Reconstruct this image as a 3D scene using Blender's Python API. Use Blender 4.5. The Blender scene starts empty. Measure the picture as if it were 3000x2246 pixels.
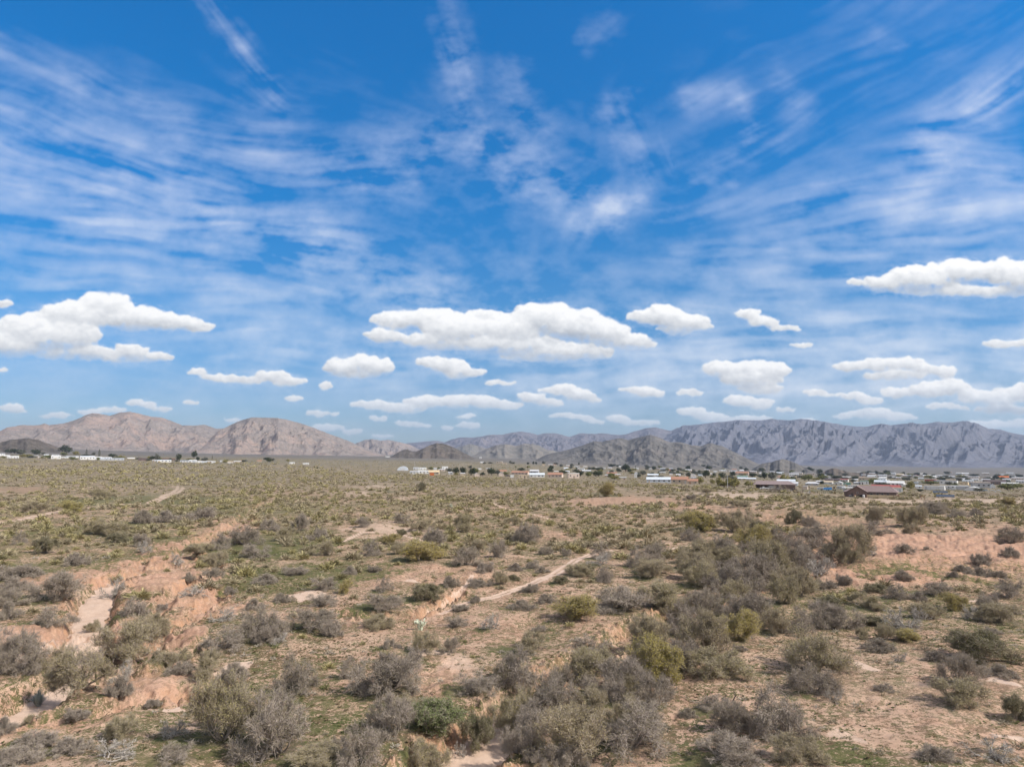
import bpy, bmesh, math, random
import numpy as np
from mathutils import Vector, Matrix

R = math.radians
scene = bpy.context.scene
COL = scene.collection

# ------------------------------------------------------------------ camera
F_PX, CX, CY = 2080.0, 1500.0, 1123.0      # the photograph is 3000 x 2246
CAM_Z = 20.0
HORIZON = 1335.0
PITCH = math.atan((HORIZON - CY) / F_PX)
cam_data = bpy.data.cameras.new("camera")
cam_data.sensor_fit = 'HORIZONTAL'
cam_data.sensor_width = 36.0
cam_data.lens = 36.0 * F_PX / 3000.0
cam_data.clip_start = 0.5
cam_data.clip_end = 60000.0
cam = bpy.data.objects.new("camera", cam_data)
COL.objects.link(cam)
cam.location = (0, 0, CAM_Z)
cam.rotation_euler = (math.pi / 2 + PITCH, 0, 0)
scene.camera = cam

# ------------------------------------------------------------------ noise (numpy)
_rs = np.random.RandomState(4)
_PERM = np.concatenate([_rs.permutation(256)] * 2).astype(np.int32)
_GA = _rs.rand(256) * 2 * math.pi
_GX = np.cos(_GA).astype(np.float32); _GY = np.sin(_GA).astype(np.float32)

def perlin(x, y, seed=0):
    x = np.asarray(x, dtype=np.float32) + np.float32(seed * 7.31); y = np.asarray(y, dtype=np.float32) + np.float32(seed * 3.77)
    x0 = np.floor(x); y0 = np.floor(y)
    fx = x - x0; fy = y - y0
    ix = x0.astype(np.int32) & 255; iy = y0.astype(np.int32) & 255
    u = fx * fx * fx * (fx * (fx * 6 - 15) + 10); v = fy * fy * fy * (fy * (fy * 6 - 15) + 10)
    a = _PERM[ix]; b = _PERM[ix + 1]
    def g(i, dx, dy):
        return _GX[i] * (fx - dx) + _GY[i] * (fy - dy)
    n00 = g(_PERM[a + iy], 0, 0); n10 = g(_PERM[b + iy], 1, 0)
    n01 = g(_PERM[a + iy + 1], 0, 1); n11 = g(_PERM[b + iy + 1], 1, 1)
    return ((n00 * (1 - u) + n10 * u) * (1 - v) + (n01 * (1 - u) + n11 * u) * v) * np.float32(1.5)

def fbm(x, y, octv=5, seed=0, gain=0.5, lac=2.03):
    s = 0.0; a = 1.0; t = 0.0
    for o in range(octv):
        s = s + a * perlin(x, y, seed + o * 17); t += a
        a *= gain; x = x * lac + 13.7; y = y * lac - 7.1
    return s / t

def ridged(x, y, octv=5, seed=0, gain=0.55, lac=2.07):
    s = 0.0; a = 1.0; t = 0.0; w = 1.0
    for o in range(octv):
        n = 1 - np.abs(perlin(x, y, seed + o * 31)) * 1.6
        n = np.clip(n, 0, 1) ** 2 * w
        s = s + a * n; t += a
        w = np.clip(n * 1.8, 0, 1)
        a *= gain; x = x * lac + 5.3; y = y * lac + 9.1
    return s / t

def sstep(a, b, x):
    t = np.clip((x - a) / (b - a), 0, 1)
    return t * t * (3 - 2 * t)

# ------------------------------------------------------------------ sun and sky
SUN_AZ, SUN_EL = R(112.0), R(42.0)          # azimuth clockwise from the view direction
sun_dir = Vector((math.cos(SUN_EL) * math.sin(SUN_AZ), math.cos(SUN_EL) * math.cos(SUN_AZ), math.sin(SUN_EL)))
sun_data = bpy.data.lights.new("sun", 'SUN')
sun_data.energy = 4.8
sun_data.angle = R(0.6)
sun_data.color = (1.0, 0.94, 0.85)
sun = bpy.data.objects.new("sun", sun_data)
COL.objects.link(sun)
sun.rotation_euler = (-sun_dir).to_track_quat('-Z', 'Y').to_euler()

scene.view_settings.view_transform = 'Standard'
scene.view_settings.look = 'None'
scene.view_settings.gamma = 1.0
scene.view_settings.exposure = 0.06

AZ_HALF, EL_LO, EL_HI = R(46.0), R(-3.0), R(45.0)
SW, SH = 1900, 1000

CUMULUS = """
300 892 95 40,225 925 120 42,400 932 115 40,520 948 85 26,590 958 45 13,100 935 60 25,60 965 105 42,150 985 150 46,30 1010 130 42,200 1030 150 26,385 1032 50 26,440 1048 70 17,300 1045 120 17
1190 935 105 30,1125 985 58 26,1270 930 90 28,1330 962 105 42,1420 922 55 17,1470 930 30 14,1500 965 100 40,1600 932 90 50,1680 952 115 48,1760 972 90 42,1840 1000 75 26,1890 1010 36 13,1650 1030 150 26,1500 1010 150 32,1300 1000 130 28,1720 1040 80 16,1560 1047 100 15
1900 928 55 26,1950 925 68 34,2010 946 70 28,2058 956 32 15,1980 966 60 18
2190 921 40 16,2235 942 45 17,2290 958 42 10,2318 964 24 7
2500 826 28 10,2600 832 80 28,2700 816 110 38,2820 797 110 38,2935 792 90 38,3010 812 100 48,2750 850 150 18,2920 855 120 20,3090 822 100 60
990 1075 45 30,1060 1066 60 30,1110 1077 42 30,1040 1096 70 18
1260 1060 48 18,1312 1073 60 22,1350 1091 55 20,1400 1092 28 12
575 1090 34 12,640 1106 60 12,720 1115 60 14,800 1100 50 17,850 1120 50 16,955 1128 20 12
1090 1186 60 16,1170 1196 80 16,1250 1177 70 20,1330 1176 70 20,1410 1177 60 20,1480 1186 50 16
1560 1166 42 18,1610 1181 48 14,1640 1142 58 17,1700 1156 50 20,1740 1169 28 9
1850 1143 40 11,1890 1146 45 16,1925 1151 24 11
1720 1226 30 9,1745 1236 25 8,1810 1226 40 14,1850 1236 40 11,1900 1239 40 9
2125 1082 75 24,2200 1076 78 24,2262 1086 48 27,2200 1112 90 28,2230 1140 70 18
2170 1176 60 17,2222 1182 50 15,2300 1201 30 9
2030 1207 42 18,2082 1222 50 16,2120 1232 30 11
2200 1224 62 13
2500 1072 60 18,2590 1066 80 20,2660 1062 60 20,2720 1082 50 18,2770 1086 38 22,2620 1100 100 16
2632 1150 58 18,2720 1142 70 24,2782 1132 70 24,2842 1152 40 18,2902 1167 100 22,2972 1152 70 22,3020 1136 60 20,2945 1200 90 18
2500 1161 50 14,2550 1173 40 14
2500 1216 60 13,2570 1212 60 17,2640 1220 50 13
2900 1245 90 14,3000 1240 70 16
1640 1215 40 9,1685 1221 26 7
1450 1118 34 9,1490 1124 22 7
2390 1150 40 10,2430 1158 28 8
2360 1235 46 10,2420 1240 30 8
1200 1242 46 10,1240 1248 30 7
760 1240 40 9,800 1246 26 7
180 1215 36 9,140 1222 26 7
560 1180 30 8
2010 1145 30 9,2040 1152 24 7
2760 1190 50 11,2810 1196 34 9
1110 1225 30 8
2940 1010 60 14,3010 1004 50 14
2350 1010 34 9
410 1181 45 12,460 1196 40 11
270 1206 50 11,330 1200 40 9
30 1196 40 16,62 1206 24 9
8 1085 20 7
5 890 26 11
860 1164 28 9
680 1228 25 8
930 1212 40 10,982 1211 15 7
960 1252 50 12,1032 1262 35 9,1120 1277 30 7
1305 1253 20 8,1370 1247 40 12,1362 1220 34 8
"""
CIRRUS = """
-80 120 230 260 55 .42;230 260 540 360 55 .42;-80 290 520 520 85 .5;-80 400 700 640 85 .52;-80 520 900 690 85 .52;-80 680 600 750 60 .4;-80 790 740 830 45 .5
200 640 900 660 45 .42;620 680 1010 720 80 .62;900 720 1250 850 75 .55;850 860 1300 880 45 .5;600 880 900 900 40 .42
570 -60 700 130 30 .42;700 130 820 280 28 .55;800 270 840 400 60 .34;700 300 760 430 60 .2
500 430 900 480 70 .4;880 490 1260 410 65 .42;1000 520 1200 540 60 .4;1300 -20 1330 160 60 .22;1330 160 1400 420 50 .34;1400 420 1560 480 70 .3
1500 200 1560 380 60 .25;1480 540 1620 560 60 .42;1690 650 1790 620 42 .65;1790 620 1880 590 40 .8;1640 580 1760 570 25 .35
1800 340 1900 520 42 .32;1860 260 1770 310 26 .25;1700 110 1800 70 40 .2;2020 290 2160 275 40 .5;2160 290 2200 380 40 .45;2280 230 2360 330 40 .25;2190 420 2060 520 40 .36
2050 530 2150 535 18 .4;2560 100 2620 150 26 .22;2350 340 2300 420 40 .18
3060 190 2880 310 55 .75;2880 310 2760 420 60 .7;2760 360 2690 440 50 .5;2700 430 2960 470 50 .6;2330 610 2700 530 45 .55;2650 540 3050 500 60 .6;2600 640 2850 600 42 .75;2850 600 3060 560 60 .6;2250 700 2650 680 50 .42;2650 680 3060 660 50 .5
1950 640 2400 560 40 .3;2000 760 3060 740 55 .36;2100 830 2500 800 40 .3;1950 1010 3060 1000 60 .45;1900 900 2400 880 40 .3
650 1040 960 1030 22 .42;960 1000 1200 1040 30 .4;1100 1075 2100 1060 32 .42;1900 1100 3060 1070 45 .4;600 960 800 950 30 .3;2350 945 3060 960 40 .3;1000 1130 2000 1110 40 .2;2380 1130 2900 1120 45 .35
"""

def blur(a, r):
    """Box blur, twice, edge clamped."""
    for _ in range(2):
        for ax in (0, 1):
            p = [(0, 0), (0, 0)]; p[ax] = (r + 1, r)
            c = np.cumsum(np.pad(a, p, mode='edge'), axis=ax, dtype=np.float64)
            n = a.shape[ax]
            a = ((np.take(c, range(2 * r + 1, 2 * r + 1 + n), ax) - np.take(c, range(n), ax)) / (2 * r + 1)).astype(np.float32)
    return a

def grab(a, fx, fy):
    """Bilinear look-up, clamped."""
    h, w = a.shape[:2]
    fx = np.clip(fx, 0, w - 1.001); fy = np.clip(fy, 0, h - 1.001)
    ix = fx.astype(np.int32); iy = fy.astype(np.int32); tx = fx - ix; ty = fy - iy
    if a.ndim == 3:
        tx = tx[..., None]; ty = ty[..., None]
    return (a[iy, ix] * (1 - tx) + a[iy, ix + 1] * tx) * (1 - ty) + (a[iy + 1, ix] * (1 - tx) + a[iy + 1, ix + 1] * tx) * ty

def cirrus_layer(GX, GY, st_):
    """High ice cloud: noise drawn out along the wind field, inside the soft outline of each sweep."""
    g = np.random.RandomState(77)
    h, w = GX.shape
    wX = GX + 46 * fbm(GX / 330, GY / 240, 5, 61, .55) + 14 * fbm(GX / 60, GY / 45, 4, 63, .6)
    wY = GY + 34 * fbm(GX / 330 + 9, GY / 240, 5, 67, .55) + 11 * fbm(GX / 60 + 5, GY / 45, 4, 69, .6)
    env = np.zeros_like(GX); c2 = np.zeros_like(GX); s2 = np.zeros_like(GX)
    # resting wind: fanning out from low over the valley
    th0 = np.where(GX < 1500, R(20), R(-27)) + R(10) * fbm(GX / 500, GY / 400, 3, 71)
    th0 = th0 * np.clip(np.abs(GX - 1500) / 500, 0, 1) + R(78) * np.clip(1 - np.abs(GX - 1500) / 500, 0, 1) * np.where(GX < 1500, 1, -1)
    flat = sstep(650, 900, GY)
    mid = np.exp(-((GX - 1520) / 470) ** 2) * (1 - sstep(900, 1000, GY))          # overhead the fibres are seen end on: soft patches
    c2 += .34 * (np.cos(2 * th0) * (1 - flat) + flat); s2 += .34 * np.sin(2 * th0) * (1 - flat)
    for s in CIRRUS.replace("\n", ";").split(";"):
        if not s.strip():
            continue
        x1, y1, x2, y2, wd, k = map(float, s.split())
        L2 = (x2 - x1) ** 2 + (y2 - y1) ** 2
        t = np.clip(((wX - x1) * (x2 - x1) + (wY - y1) * (y2 - y1)) / L2, 0, 1)
        d2 = (wX - x1 - t * (x2 - x1)) ** 2 + (wY - y1 - t * (y2 - y1)) ** 2
        env = 1 - (1 - env) * (1 - k * .72 * np.exp(-d2 / (wd * wd)))
        a = math.atan2(y2 - y1, x2 - x1); wgt = (1.3 if L2 > 170 ** 2 else .0) * np.exp(-d2 / (3 * wd * wd))
        c2 += wgt * math.cos(2 * a); s2 += wgt * math.sin(2 * a)
    for (cx, cy, rx, ry, k) in ((330, 600, 800, 300, .24), (2700, 640, 620, 290, .22), (2650, 1120, 560, 120, .46), (1900, 1130, 560, 90, .32), (1500, 1010, 900, 60, .22), (1650, 470, 800, 220, .09), (900, 760, 600, 130, .10), (2100, 980, 1100, 170, .34), (700, 1000, 700, 90, .16), (1400, 1090, 1500, 60, .18), (2800, 100, 600, 250, .10)):
        env = 1 - (1 - env) * (1 - k * np.exp(-((wX - cx) / rx) ** 2 - ((wY - cy) / ry) ** 2))
    ang = .5 * np.arctan2(s2, c2) + .42 * fbm(GX / 330, GY / 260, 3, 73)
    vx, vy = np.cos(ang), np.sin(ang)
    def drawn(noise, steps, step):
        acc = noise.copy(); n = 1.0
        jx0, jy0 = np.meshgrid(np.arange(w, dtype=np.float32), np.arange(h, dtype=np.float32))
        for sgn in (1, -1):
            jx, jy = jx0.copy(), jy0.copy(); px, py = vx * sgn, vy * sgn
            for k in range(steps):
                ix = np.clip(jx, 0, w - 1).astype(np.int32); iy = np.clip(jy, 0, h - 1).astype(np.int32)
                ux, uy = vx[iy, ix], vy[iy, ix]
                f = np.where(ux * px + uy * py < 0, -1, 1); px, py = ux * f, uy * f
                jx = jx + px * step; jy = jy + py * step
                wt = 1 - k / steps
                acc += wt * noise[np.clip(jy, 0, h - 1).astype(np.int32), np.clip(jx, 0, w - 1).astype(np.int32)]; n += wt
        return acc / n
    n1 = g.normal(0, 1, (h, w)).astype(np.float32); n1 = blur(n1, 1)
    n2 = blur(g.normal(0, 1, (h, w)).astype(np.float32), 4)
    f1 = drawn(n1, 22, 1.6); f2 = drawn(n2, 18, 3.6)
    n3 = blur(g.normal(0, 1, (h, w)).astype(np.float32), 11)
    f3 = drawn(n3, 24, 8.0); f1 = blur(f1, 1); f1 /= f1.std(); f2 /= f2.std(); f3 /= f3.std()
    big = fbm(GX / 210, GY / 120, 6, 51, .56); med = fbm(GX / 90 + 3, GY / 48, 5, 53, .58)
    tex = .46 + (.165 * f3 + .075 * f2 + .055 * f1) * (1 - .82 * mid) + (.55 + .55 * mid) * big + (.22 + .45 * mid) * med + .03 * f2 * mid
    a = env * 1.14 * np.clip(tex * 1.12 - .06, .02, 1.5) + np.sqrt(env) * .05 * (1 - .8 * mid) * np.clip(f2, -1.5, 2.5) * (.4 + .9 * sstep(-.2, .4, big)) - .02
    a = np.clip(a, 0, 1); a = 1 - np.exp(-1.25 * a)
    veil = (.06 + .15 * np.clip(med + big + .3, 0, 1)) * sstep(640, 1150, GY)
    return 1 - (1 - np.clip(a, 0, .9)) * (1 - veil)

def cumulus_layer(GX, GY, st_):
    """Heaped cloud as a relief of many round billows, lit from the upper right."""
    g = np.random.RandomState(31)
    h, w = GX.shape
    x0, y0 = GX[0, 0], GY[0, 0]
    WX = GX + 20 * fbm(GX / 70, GY / 50, 5, 171, .62) + 7 * fbm(GX / 20, GY / 16, 4, 173, .62)
    WY = GY + 13 * fbm(GX / 70 + 7, GY / 50, 5, 177, .62) + 6 * fbm(GX / 20 + 5, GY / 16, 4, 179, .62)
    Z = np.zeros_like(GX); D = np.zeros_like(GX); HB = np.full_like(GX, .5); best = np.zeros_like(GX)
    for line in CUMULUS.strip().split("\n"):
        puffs = [tuple(map(float, s.split())) for s in line.split(",")]
        top = min(y - b for x, y, a, b in puffs); bot = max(y + b for x, y, a, b in puffs)
        for (x, y, a, b) in puffs:
            k = int(6 + 3.2 * a / b + b / 3)
            for i in range(-1, k):
                u = g.uniform(-1, 1); lim = math.sqrt(max(1 - u * u, 0))
                v = g.uniform(-.25, .85) * lim
                r = b * g.uniform(.20, .52) * (.6 + .4 * lim); ra = r * 1.4
                cx, cy = x + a * .98 * u, y - b * .84 * v
                if i < 0:
                    cx, cy, r, ra, v = x, y, b * 1.02, a * 1.02, 0
                i0, i1 = int((cx - ra * 1.3 - 22 - x0) / st_), int((cx + ra * 1.3 + 22 - x0) / st_) + 1
                j0, j1 = int((cy - r * 1.4 - 18 - y0) / st_), int((cy + r * 1.4 + 18 - y0) / st_) + 1
                i0, j0 = max(i0, 0), max(j0, 0)
                if i1 <= i0 or j1 <= j0 or i0 >= w or j0 >= h:
                    continue
                sl = (slice(j0, j1), slice(i0, i1))
                q = 1 - ((WX[sl] - cx) / ra) ** 2 - ((WY[sl] - cy) / r) ** 2
                zz = np.where(q > 0, np.sqrt(np.maximum(q, 0)) * r * .75, 0) + (np.where(q > 0, .45 * b * sstep(0, .6, q) * (.6 + .5 * v), 0) if i >= 0 else 0)
                up = zz > Z[sl]
                Z[sl] = np.where(up, zz, Z[sl])
                HB[sl] = np.where(up, .72 * (y + b * 1.05 - WY[sl]) / (2.05 * b) + .28 * (bot - WY[sl]) / (bot - top), HB[sl])
                D[sl] = 1 - (1 - D[sl]) * (1 - .93 * sstep(-.30, .70, q))
    Zs = blur(Z, 1); gy, gx = np.gradient(Zs)
    gx /= st_; gy /= st_
    Zl = blur(Z, 7); ly, lx = np.gradient(Zl)
    gx = .40 * gx + .9 * lx / st_; gy = .40 * gy + .9 * ly / st_
    nrm = np.sqrt(gx * gx + gy * gy + 1)
    ndl = (-gx * .40 + gy * .78 + .48) / nrm                     # image rows run downwards
    HB = blur(HB, 4)
    rel = np.clip((HB - .10) / .75, 0, 1)
    n = fbm(GX / 26, GY / 18, 5, 191, .6)
    ragged = fbm(GX / 34 + 4, GY / 20, 5, 193, .62)
    a = D * (1.0 + 1.3 * ragged * (1 - .55 * rel))
    a = np.clip((blur(a, 1) - .14) / (.55 + .75 * (1 - sstep(.05, .55, rel)) + .25 * sstep(-.1, .4, ragged)), 0, 1); a = a * a * (3 - 2 * a)
    rag2 = fbm(GX / 22 + 9, GY / 11, 5, 197, .66)
    halo = .62 * blur(D, 6) * sstep(-.12, .42, rag2 + .35 * ragged)
    a = a * (1 - .35 * sstep(.05, .5, rag2) * sstep(.95, .4, D))
    a = np.maximum(a * (1 - .25 * sstep(.0, .5, rag2) * (1 - rel)), halo * (1 - a) + a * a)
    thin = 1 - .30 * sstep(1120, 1270, GY) - .50 * (1 - sstep(.0, .42, rel)) * sstep(-.25, .35, ragged)
    a = a * thin
    lum = .60 + .27 * np.clip(ndl, -.4, 1) + .31 * rel + .15 * n
    lum -= .24 * np.exp(-((GX - 2960) / 80) ** 2 - ((GY - 1204) / 16) ** 2) + .10 * np.exp(-((GX - 1670) / 95) ** 2 - ((GY - 988) / 15) ** 2) + .09 * np.exp(-((GX - 2180) / 80) ** 2 - ((GY - 1108) / 12) ** 2)
    return np.clip(a, 0, 1), np.clip(lum, .5, 1.06)

def sky_layers():
    st_ = 2.2
    gx = np.arange(-170, 3180, st_, dtype=np.float32); gy = np.arange(-90, 1345, st_, dtype=np.float32)
    GX, GY = np.meshgrid(gx, gy)
    cir = cirrus_layer(GX, GY, st_); cal, lum = cumulus_layer(GX, GY, st_)
    a = 1 - (1 - cir) * (1 - cal)
    cumc = np.stack([lum ** 1.35 * .97, lum ** 1.24 * .975, lum ** 1.08 * .98], -1)
    low = sstep(420, 1050, GY)[..., None]
    circ = np.array([.66, .74, .96]) * (1 - low) + np.array([.74, .83, .97]) * low
    bright = sstep(.30, .85, cir)[..., None]
    circ = circ * (1 - bright) + np.array([.88, .92, 1.0]) * bright
    full = np.concatenate([circ * (1 - cal[..., None]) + cumc * cal[..., None], a[..., None]], -1).astype(np.float32)
    az = (np.arange(SW) + .5) / SW * 2 * AZ_HALF - AZ_HALF
    el = (np.arange(SH) + .5) / SH * (EL_HI - EL_LO) + EL_LO
    A, E = np.meshgrid(az, el)
    dx = np.sin(A) * np.cos(E); dy = np.cos(A) * np.cos(E); dz = np.sin(E)
    cp, sp = math.cos(PITCH), math.sin(PITCH)
    fwd = dy * cp + dz * sp; up = -dy * sp + dz * cp
    return grab(full, (CX + F_PX * dx / fwd - gx[0]) / st_, (CY - F_PX * up / fwd - gy[0]) / st_).astype(np.float32)

sky_img = bpy.data.images.new("sky_cloud_cover", SW, SH, alpha=True, float_buffer=True)
sky_img.colorspace_settings.name = 'Non-Color'
sky_img.alpha_mode = 'CHANNEL_PACKED'
sky_img.pixels.foreach_set(sky_layers().ravel())
sky_img.update(); sky_img.pack()

SKY_STRENGTH = 0.10
HAZE_D = 5.2e-5
world = bpy.data.worlds.new("World")
scene.world = world
world.use_nodes = True
nt = world.node_tree
nt.nodes.clear()
def N(tree, kind, **kw):
    n = tree.nodes.new(kind)
    for k, v in kw.items():
        setattr(n, k, v)
    return n
def math_node(tree, op, a, b=None, c=None):
    n = N(tree, 'ShaderNodeMath', operation=op)
    for i, v in enumerate((a, b, c)):
        if v is None:
            continue
        if isinstance(v, (int, float)):
            n.inputs[i].default_value = v
        else:
            tree.links.new(v, n.inputs[i])
    return n.outputs[0]
tc = N(nt, 'ShaderNodeTexCoord')
sep = N(nt, 'ShaderNodeSeparateXYZ'); nt.links.new(tc.outputs['Generated'], sep.inputs[0])
az_s = math_node(nt, 'ARCTAN2', sep.outputs[0], sep.outputs[1])
el_s = math_node(nt, 'ARCSINE', sep.outputs[2])
u_s = math_node(nt, 'MULTIPLY_ADD', az_s, 1 / (2 * AZ_HALF), .5)
v_s = math_node(nt, 'MULTIPLY_ADD', el_s, 1 / (EL_HI - EL_LO), -EL_LO / (EL_HI - EL_LO))
cmb = N(nt, 'ShaderNodeCombineXYZ'); nt.links.new(u_s, cmb.inputs[0]); nt.links.new(v_s, cmb.inputs[1])
img = N(nt, 'ShaderNodeTexImage', image=sky_img, extension='MIRROR', interpolation='Cubic')
nt.links.new(cmb.outputs[0], img.inputs[0])
sky = N(nt, 'ShaderNodeTexSky', sky_type='NISHITA', sun_disc=False, sun_elevation=SUN_EL, sun_rotation=SUN_AZ,
        altitude=600.0, air_density=1.0, dust_density=0.6, ozone_density=2.0)
ramp = N(nt, 'ShaderNodeValToRGB')
nt.links.new(math_node(nt, 'MULTIPLY', el_s, 1 / R(40.0)), ramp.inputs[0])
cr = ramp.color_ramp
cr.elements[0].position = 0.0; cr.elements[0].color = (.31, .39, .50, 1)
cr.elements[1].position = 1.0; cr.elements[1].color = (.004, .54, .93, 1)
for p_, c_ in ((.12, (.25, .38, .53, 1)), (.28, (.10, .40, .61, 1)), (.50, (.025, .455, .75, 1))):
    e = cr.elements.new(p_); e.color = c_
dbl = N(nt, 'ShaderNodeVectorMath', operation='SCALE'); dbl.inputs[3].default_value = 2.0
nt.links.new(ramp.outputs[0], dbl.inputs[0])
tint = N(nt, 'ShaderNodeMix', data_type='RGBA', blend_type='MULTIPLY'); tint.inputs[0].default_value = 1.0
nt.links.new(sky.outputs[0], tint.inputs[6]); nt.links.new(dbl.outputs[0], tint.inputs[7])
CLOUD_LEVEL = 0.98
cl = N(nt, 'ShaderNodeMix', data_type='RGBA', blend_type='MULTIPLY'); cl.inputs[0].default_value = 1.0
nt.links.new(img.outputs[0], cl.inputs[6]); cl.inputs[7].default_value = (CLOUD_LEVEL / SKY_STRENGTH,) * 3 + (1,)
mixc = N(nt, 'ShaderNodeMix', data_type='RGBA')
nt.links.new(img.outputs[1], mixc.inputs[0]); nt.links.new(tint.outputs[2], mixc.inputs[6]); nt.links.new(cl.outputs[2], mixc.inputs[7])
# the rest of the sky (beside, behind and above the view) gets an added cloud veil for brighter, whiter fill light
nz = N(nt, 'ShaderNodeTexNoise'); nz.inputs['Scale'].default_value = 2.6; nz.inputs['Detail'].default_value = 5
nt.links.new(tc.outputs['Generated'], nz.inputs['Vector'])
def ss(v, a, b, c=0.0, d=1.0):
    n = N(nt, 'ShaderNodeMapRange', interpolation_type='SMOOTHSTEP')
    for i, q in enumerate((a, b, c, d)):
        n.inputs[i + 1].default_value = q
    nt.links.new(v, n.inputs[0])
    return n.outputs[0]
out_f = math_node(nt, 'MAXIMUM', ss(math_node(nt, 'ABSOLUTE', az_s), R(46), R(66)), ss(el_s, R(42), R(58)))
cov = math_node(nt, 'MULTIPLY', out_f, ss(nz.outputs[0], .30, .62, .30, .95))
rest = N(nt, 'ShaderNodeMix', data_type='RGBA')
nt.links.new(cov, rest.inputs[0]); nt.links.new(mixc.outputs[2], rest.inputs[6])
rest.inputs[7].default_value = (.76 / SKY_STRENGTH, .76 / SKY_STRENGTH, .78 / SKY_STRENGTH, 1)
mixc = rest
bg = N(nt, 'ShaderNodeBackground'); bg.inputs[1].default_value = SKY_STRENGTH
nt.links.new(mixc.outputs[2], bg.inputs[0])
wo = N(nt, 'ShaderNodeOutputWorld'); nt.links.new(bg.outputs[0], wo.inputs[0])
world.cycles.sampling_method = 'MANUAL'
world.cycles.sample_map_resolution = 1024
scene.cycles.max_bounces = 4
scene.cycles.diffuse_bounces = 2
scene.cycles.glossy_bounces = 2
scene.cycles.transparent_max_bounces = 6
scene.cycles.volume_bounces = 0
scene.cycles.use_denoising = True
scene.cycles.denoiser = 'OPENIMAGEDENOISE'
scene.cycles.denoising_input_passes = 'RGB_ALBEDO_NORMAL'
scene.cycles.denoising_prefilter = 'ACCURATE'
scene.render.filter_size = 0.85
scene.cycles.use_adaptive_sampling = True
scene.cycles.adaptive_threshold = 0.02
# ------------------------------------------------------------------ helpers
def new_mesh(name, verts, faces, smooth=False, mats=(), mat_idx=None):
    """faces: list of (n, k) integer arrays, each with its own k."""
    me = bpy.data.meshes.new(name)
    verts = np.asarray(verts, np.float32)
    faces = [np.asarray(f, np.int32) for f in faces if len(f)]
    nl = sum(f.size for f in faces); nf = sum(len(f) for f in faces)
    me.vertices.add(len(verts)); me.vertices.foreach_set("co", verts.ravel())
    me.loops.add(nl); me.polygons.add(nf)
    me.loops.foreach_set("vertex_index", np.concatenate([f.ravel() for f in faces]))
    tot = np.concatenate([np.full(len(f), f.shape[1], np.int32) for f in faces])
    start = np.concatenate([[0], np.cumsum(tot)[:-1]]).astype(np.int32)
    me.polygons.foreach_set("loop_start", start)
    if smooth:
        me.polygons.foreach_set("use_smooth", np.ones(nf, bool))
    for m in mats:
        me.materials.append(m)
    if mat_idx is not None:
        me.polygons.foreach_set("material_index", np.asarray(mat_idx, np.int32))
    me.update(calc_edges=True)
    return me

def add_obj(name, me, parent=None, loc=None):
    o = bpy.data.objects.new(name, me)
    COL.objects.link(o)
    if parent is not None:
        o.parent = parent
    if loc is not None:
        o.location = loc
    return o

def tag(o, label=None, cat=None, group=None, kind=None):
    for k, v in (("label", label), ("category", cat), ("group", group), ("kind", kind)):
        if v:
            o[k] = v
    return o

def point_attr(me, name, data, dim=4):
    a = me.attributes.new(name, 'FLOAT_COLOR', 'POINT')
    a.data.foreach_set("color", np.asarray(data, np.float32).ravel())

class Mat:
    """A small node-tree builder."""
    def __init__(self, name, rough=0.9, spec=0.1):
        self.m = bpy.data.materials.new(name); self.m.use_nodes = True
        self.t = self.m.node_tree; self.b = self.t.nodes["Principled BSDF"]
        self.b.inputs["Roughness"].default_value = rough
        self.b.inputs["Specular IOR Level"].default_value = spec
        self._co = None
    def link(self, a, b):
        self.t.links.new(a, b)
    def co(self, kind='Object'):
        if self._co is None:
            self._co = N(self.t, 'ShaderNodeTexCoord')
        return self._co.outputs[kind]
    def noise(self, scale, detail=4, rough=.55, vec=None, stretch=None, dist=0.0):
        n = N(self.t, 'ShaderNodeTexNoise'); n.inputs['Scale'].default_value = scale
        n.inputs['Detail'].default_value = detail; n.inputs['Roughness'].default_value = rough; n.inputs['Distortion'].default_value = dist
        v = vec or self.co()
        if stretch:
            mp = N(self.t, 'ShaderNodeMapping'); mp.inputs['Scale'].default_value = stretch
            self.link(v, mp.inputs[0]); v = mp.outputs[0]
        self.link(v, n.inputs['Vector'])
        return n.outputs[0]
    def step(self, v, lo, hi):
        n = N(self.t, 'ShaderNodeMapRange', interpolation_type='SMOOTHSTEP')
        n.inputs[1].default_value = lo; n.inputs[2].default_value = hi
        self.link(v, n.inputs[0])
        return n.outputs[0]
    def mul(self, a, b):
        return math_node(self.t, 'MULTIPLY', a, b)
    def add(self, a, b):
        return math_node(self.t, 'ADD', a, b)
    def mix(self, f, a, b, mode='MIX'):
        n = N(self.t, 'ShaderNodeMix', data_type='RGBA', blend_type=mode)
        for i, v in ((0, f), (6, a), (7, b)):
            if isinstance(v, (int, float)):
                n.inputs[i].default_value = v
            elif isinstance(v, tuple):
                n.inputs[i].default_value = v + (1,) if len(v) == 3 else v
            else:
                self.link(v, n.inputs[i])
        return n.outputs[2]
    def attr(self, name):
        n = N(self.t, 'ShaderNodeAttribute', attribute_name=name)
        s = N(self.t, 'ShaderNodeSeparateColor'); self.link(n.outputs['Color'], s.inputs[0])
        return n.outputs['Color'], s.outputs[0], s.outputs[1], s.outputs[2], n.outputs['Alpha']
    def bump(self, h, strength=.4, dist=.1):
        n = N(self.t, 'ShaderNodeBump'); n.inputs['Strength'].default_value = strength; n.inputs['Distance'].default_value = dist
        self.link(h, n.inputs['Height']); self.link(n.outputs[0], self.b.inputs['Normal'])
    def color(self, c):
        if isinstance(c, tuple):
            self.b.inputs['Base Color'].default_value = c + (1,) if len(c) == 3 else c
        else:
            self.link(c, self.b.inputs['Base Color'])
        return self.m

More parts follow.
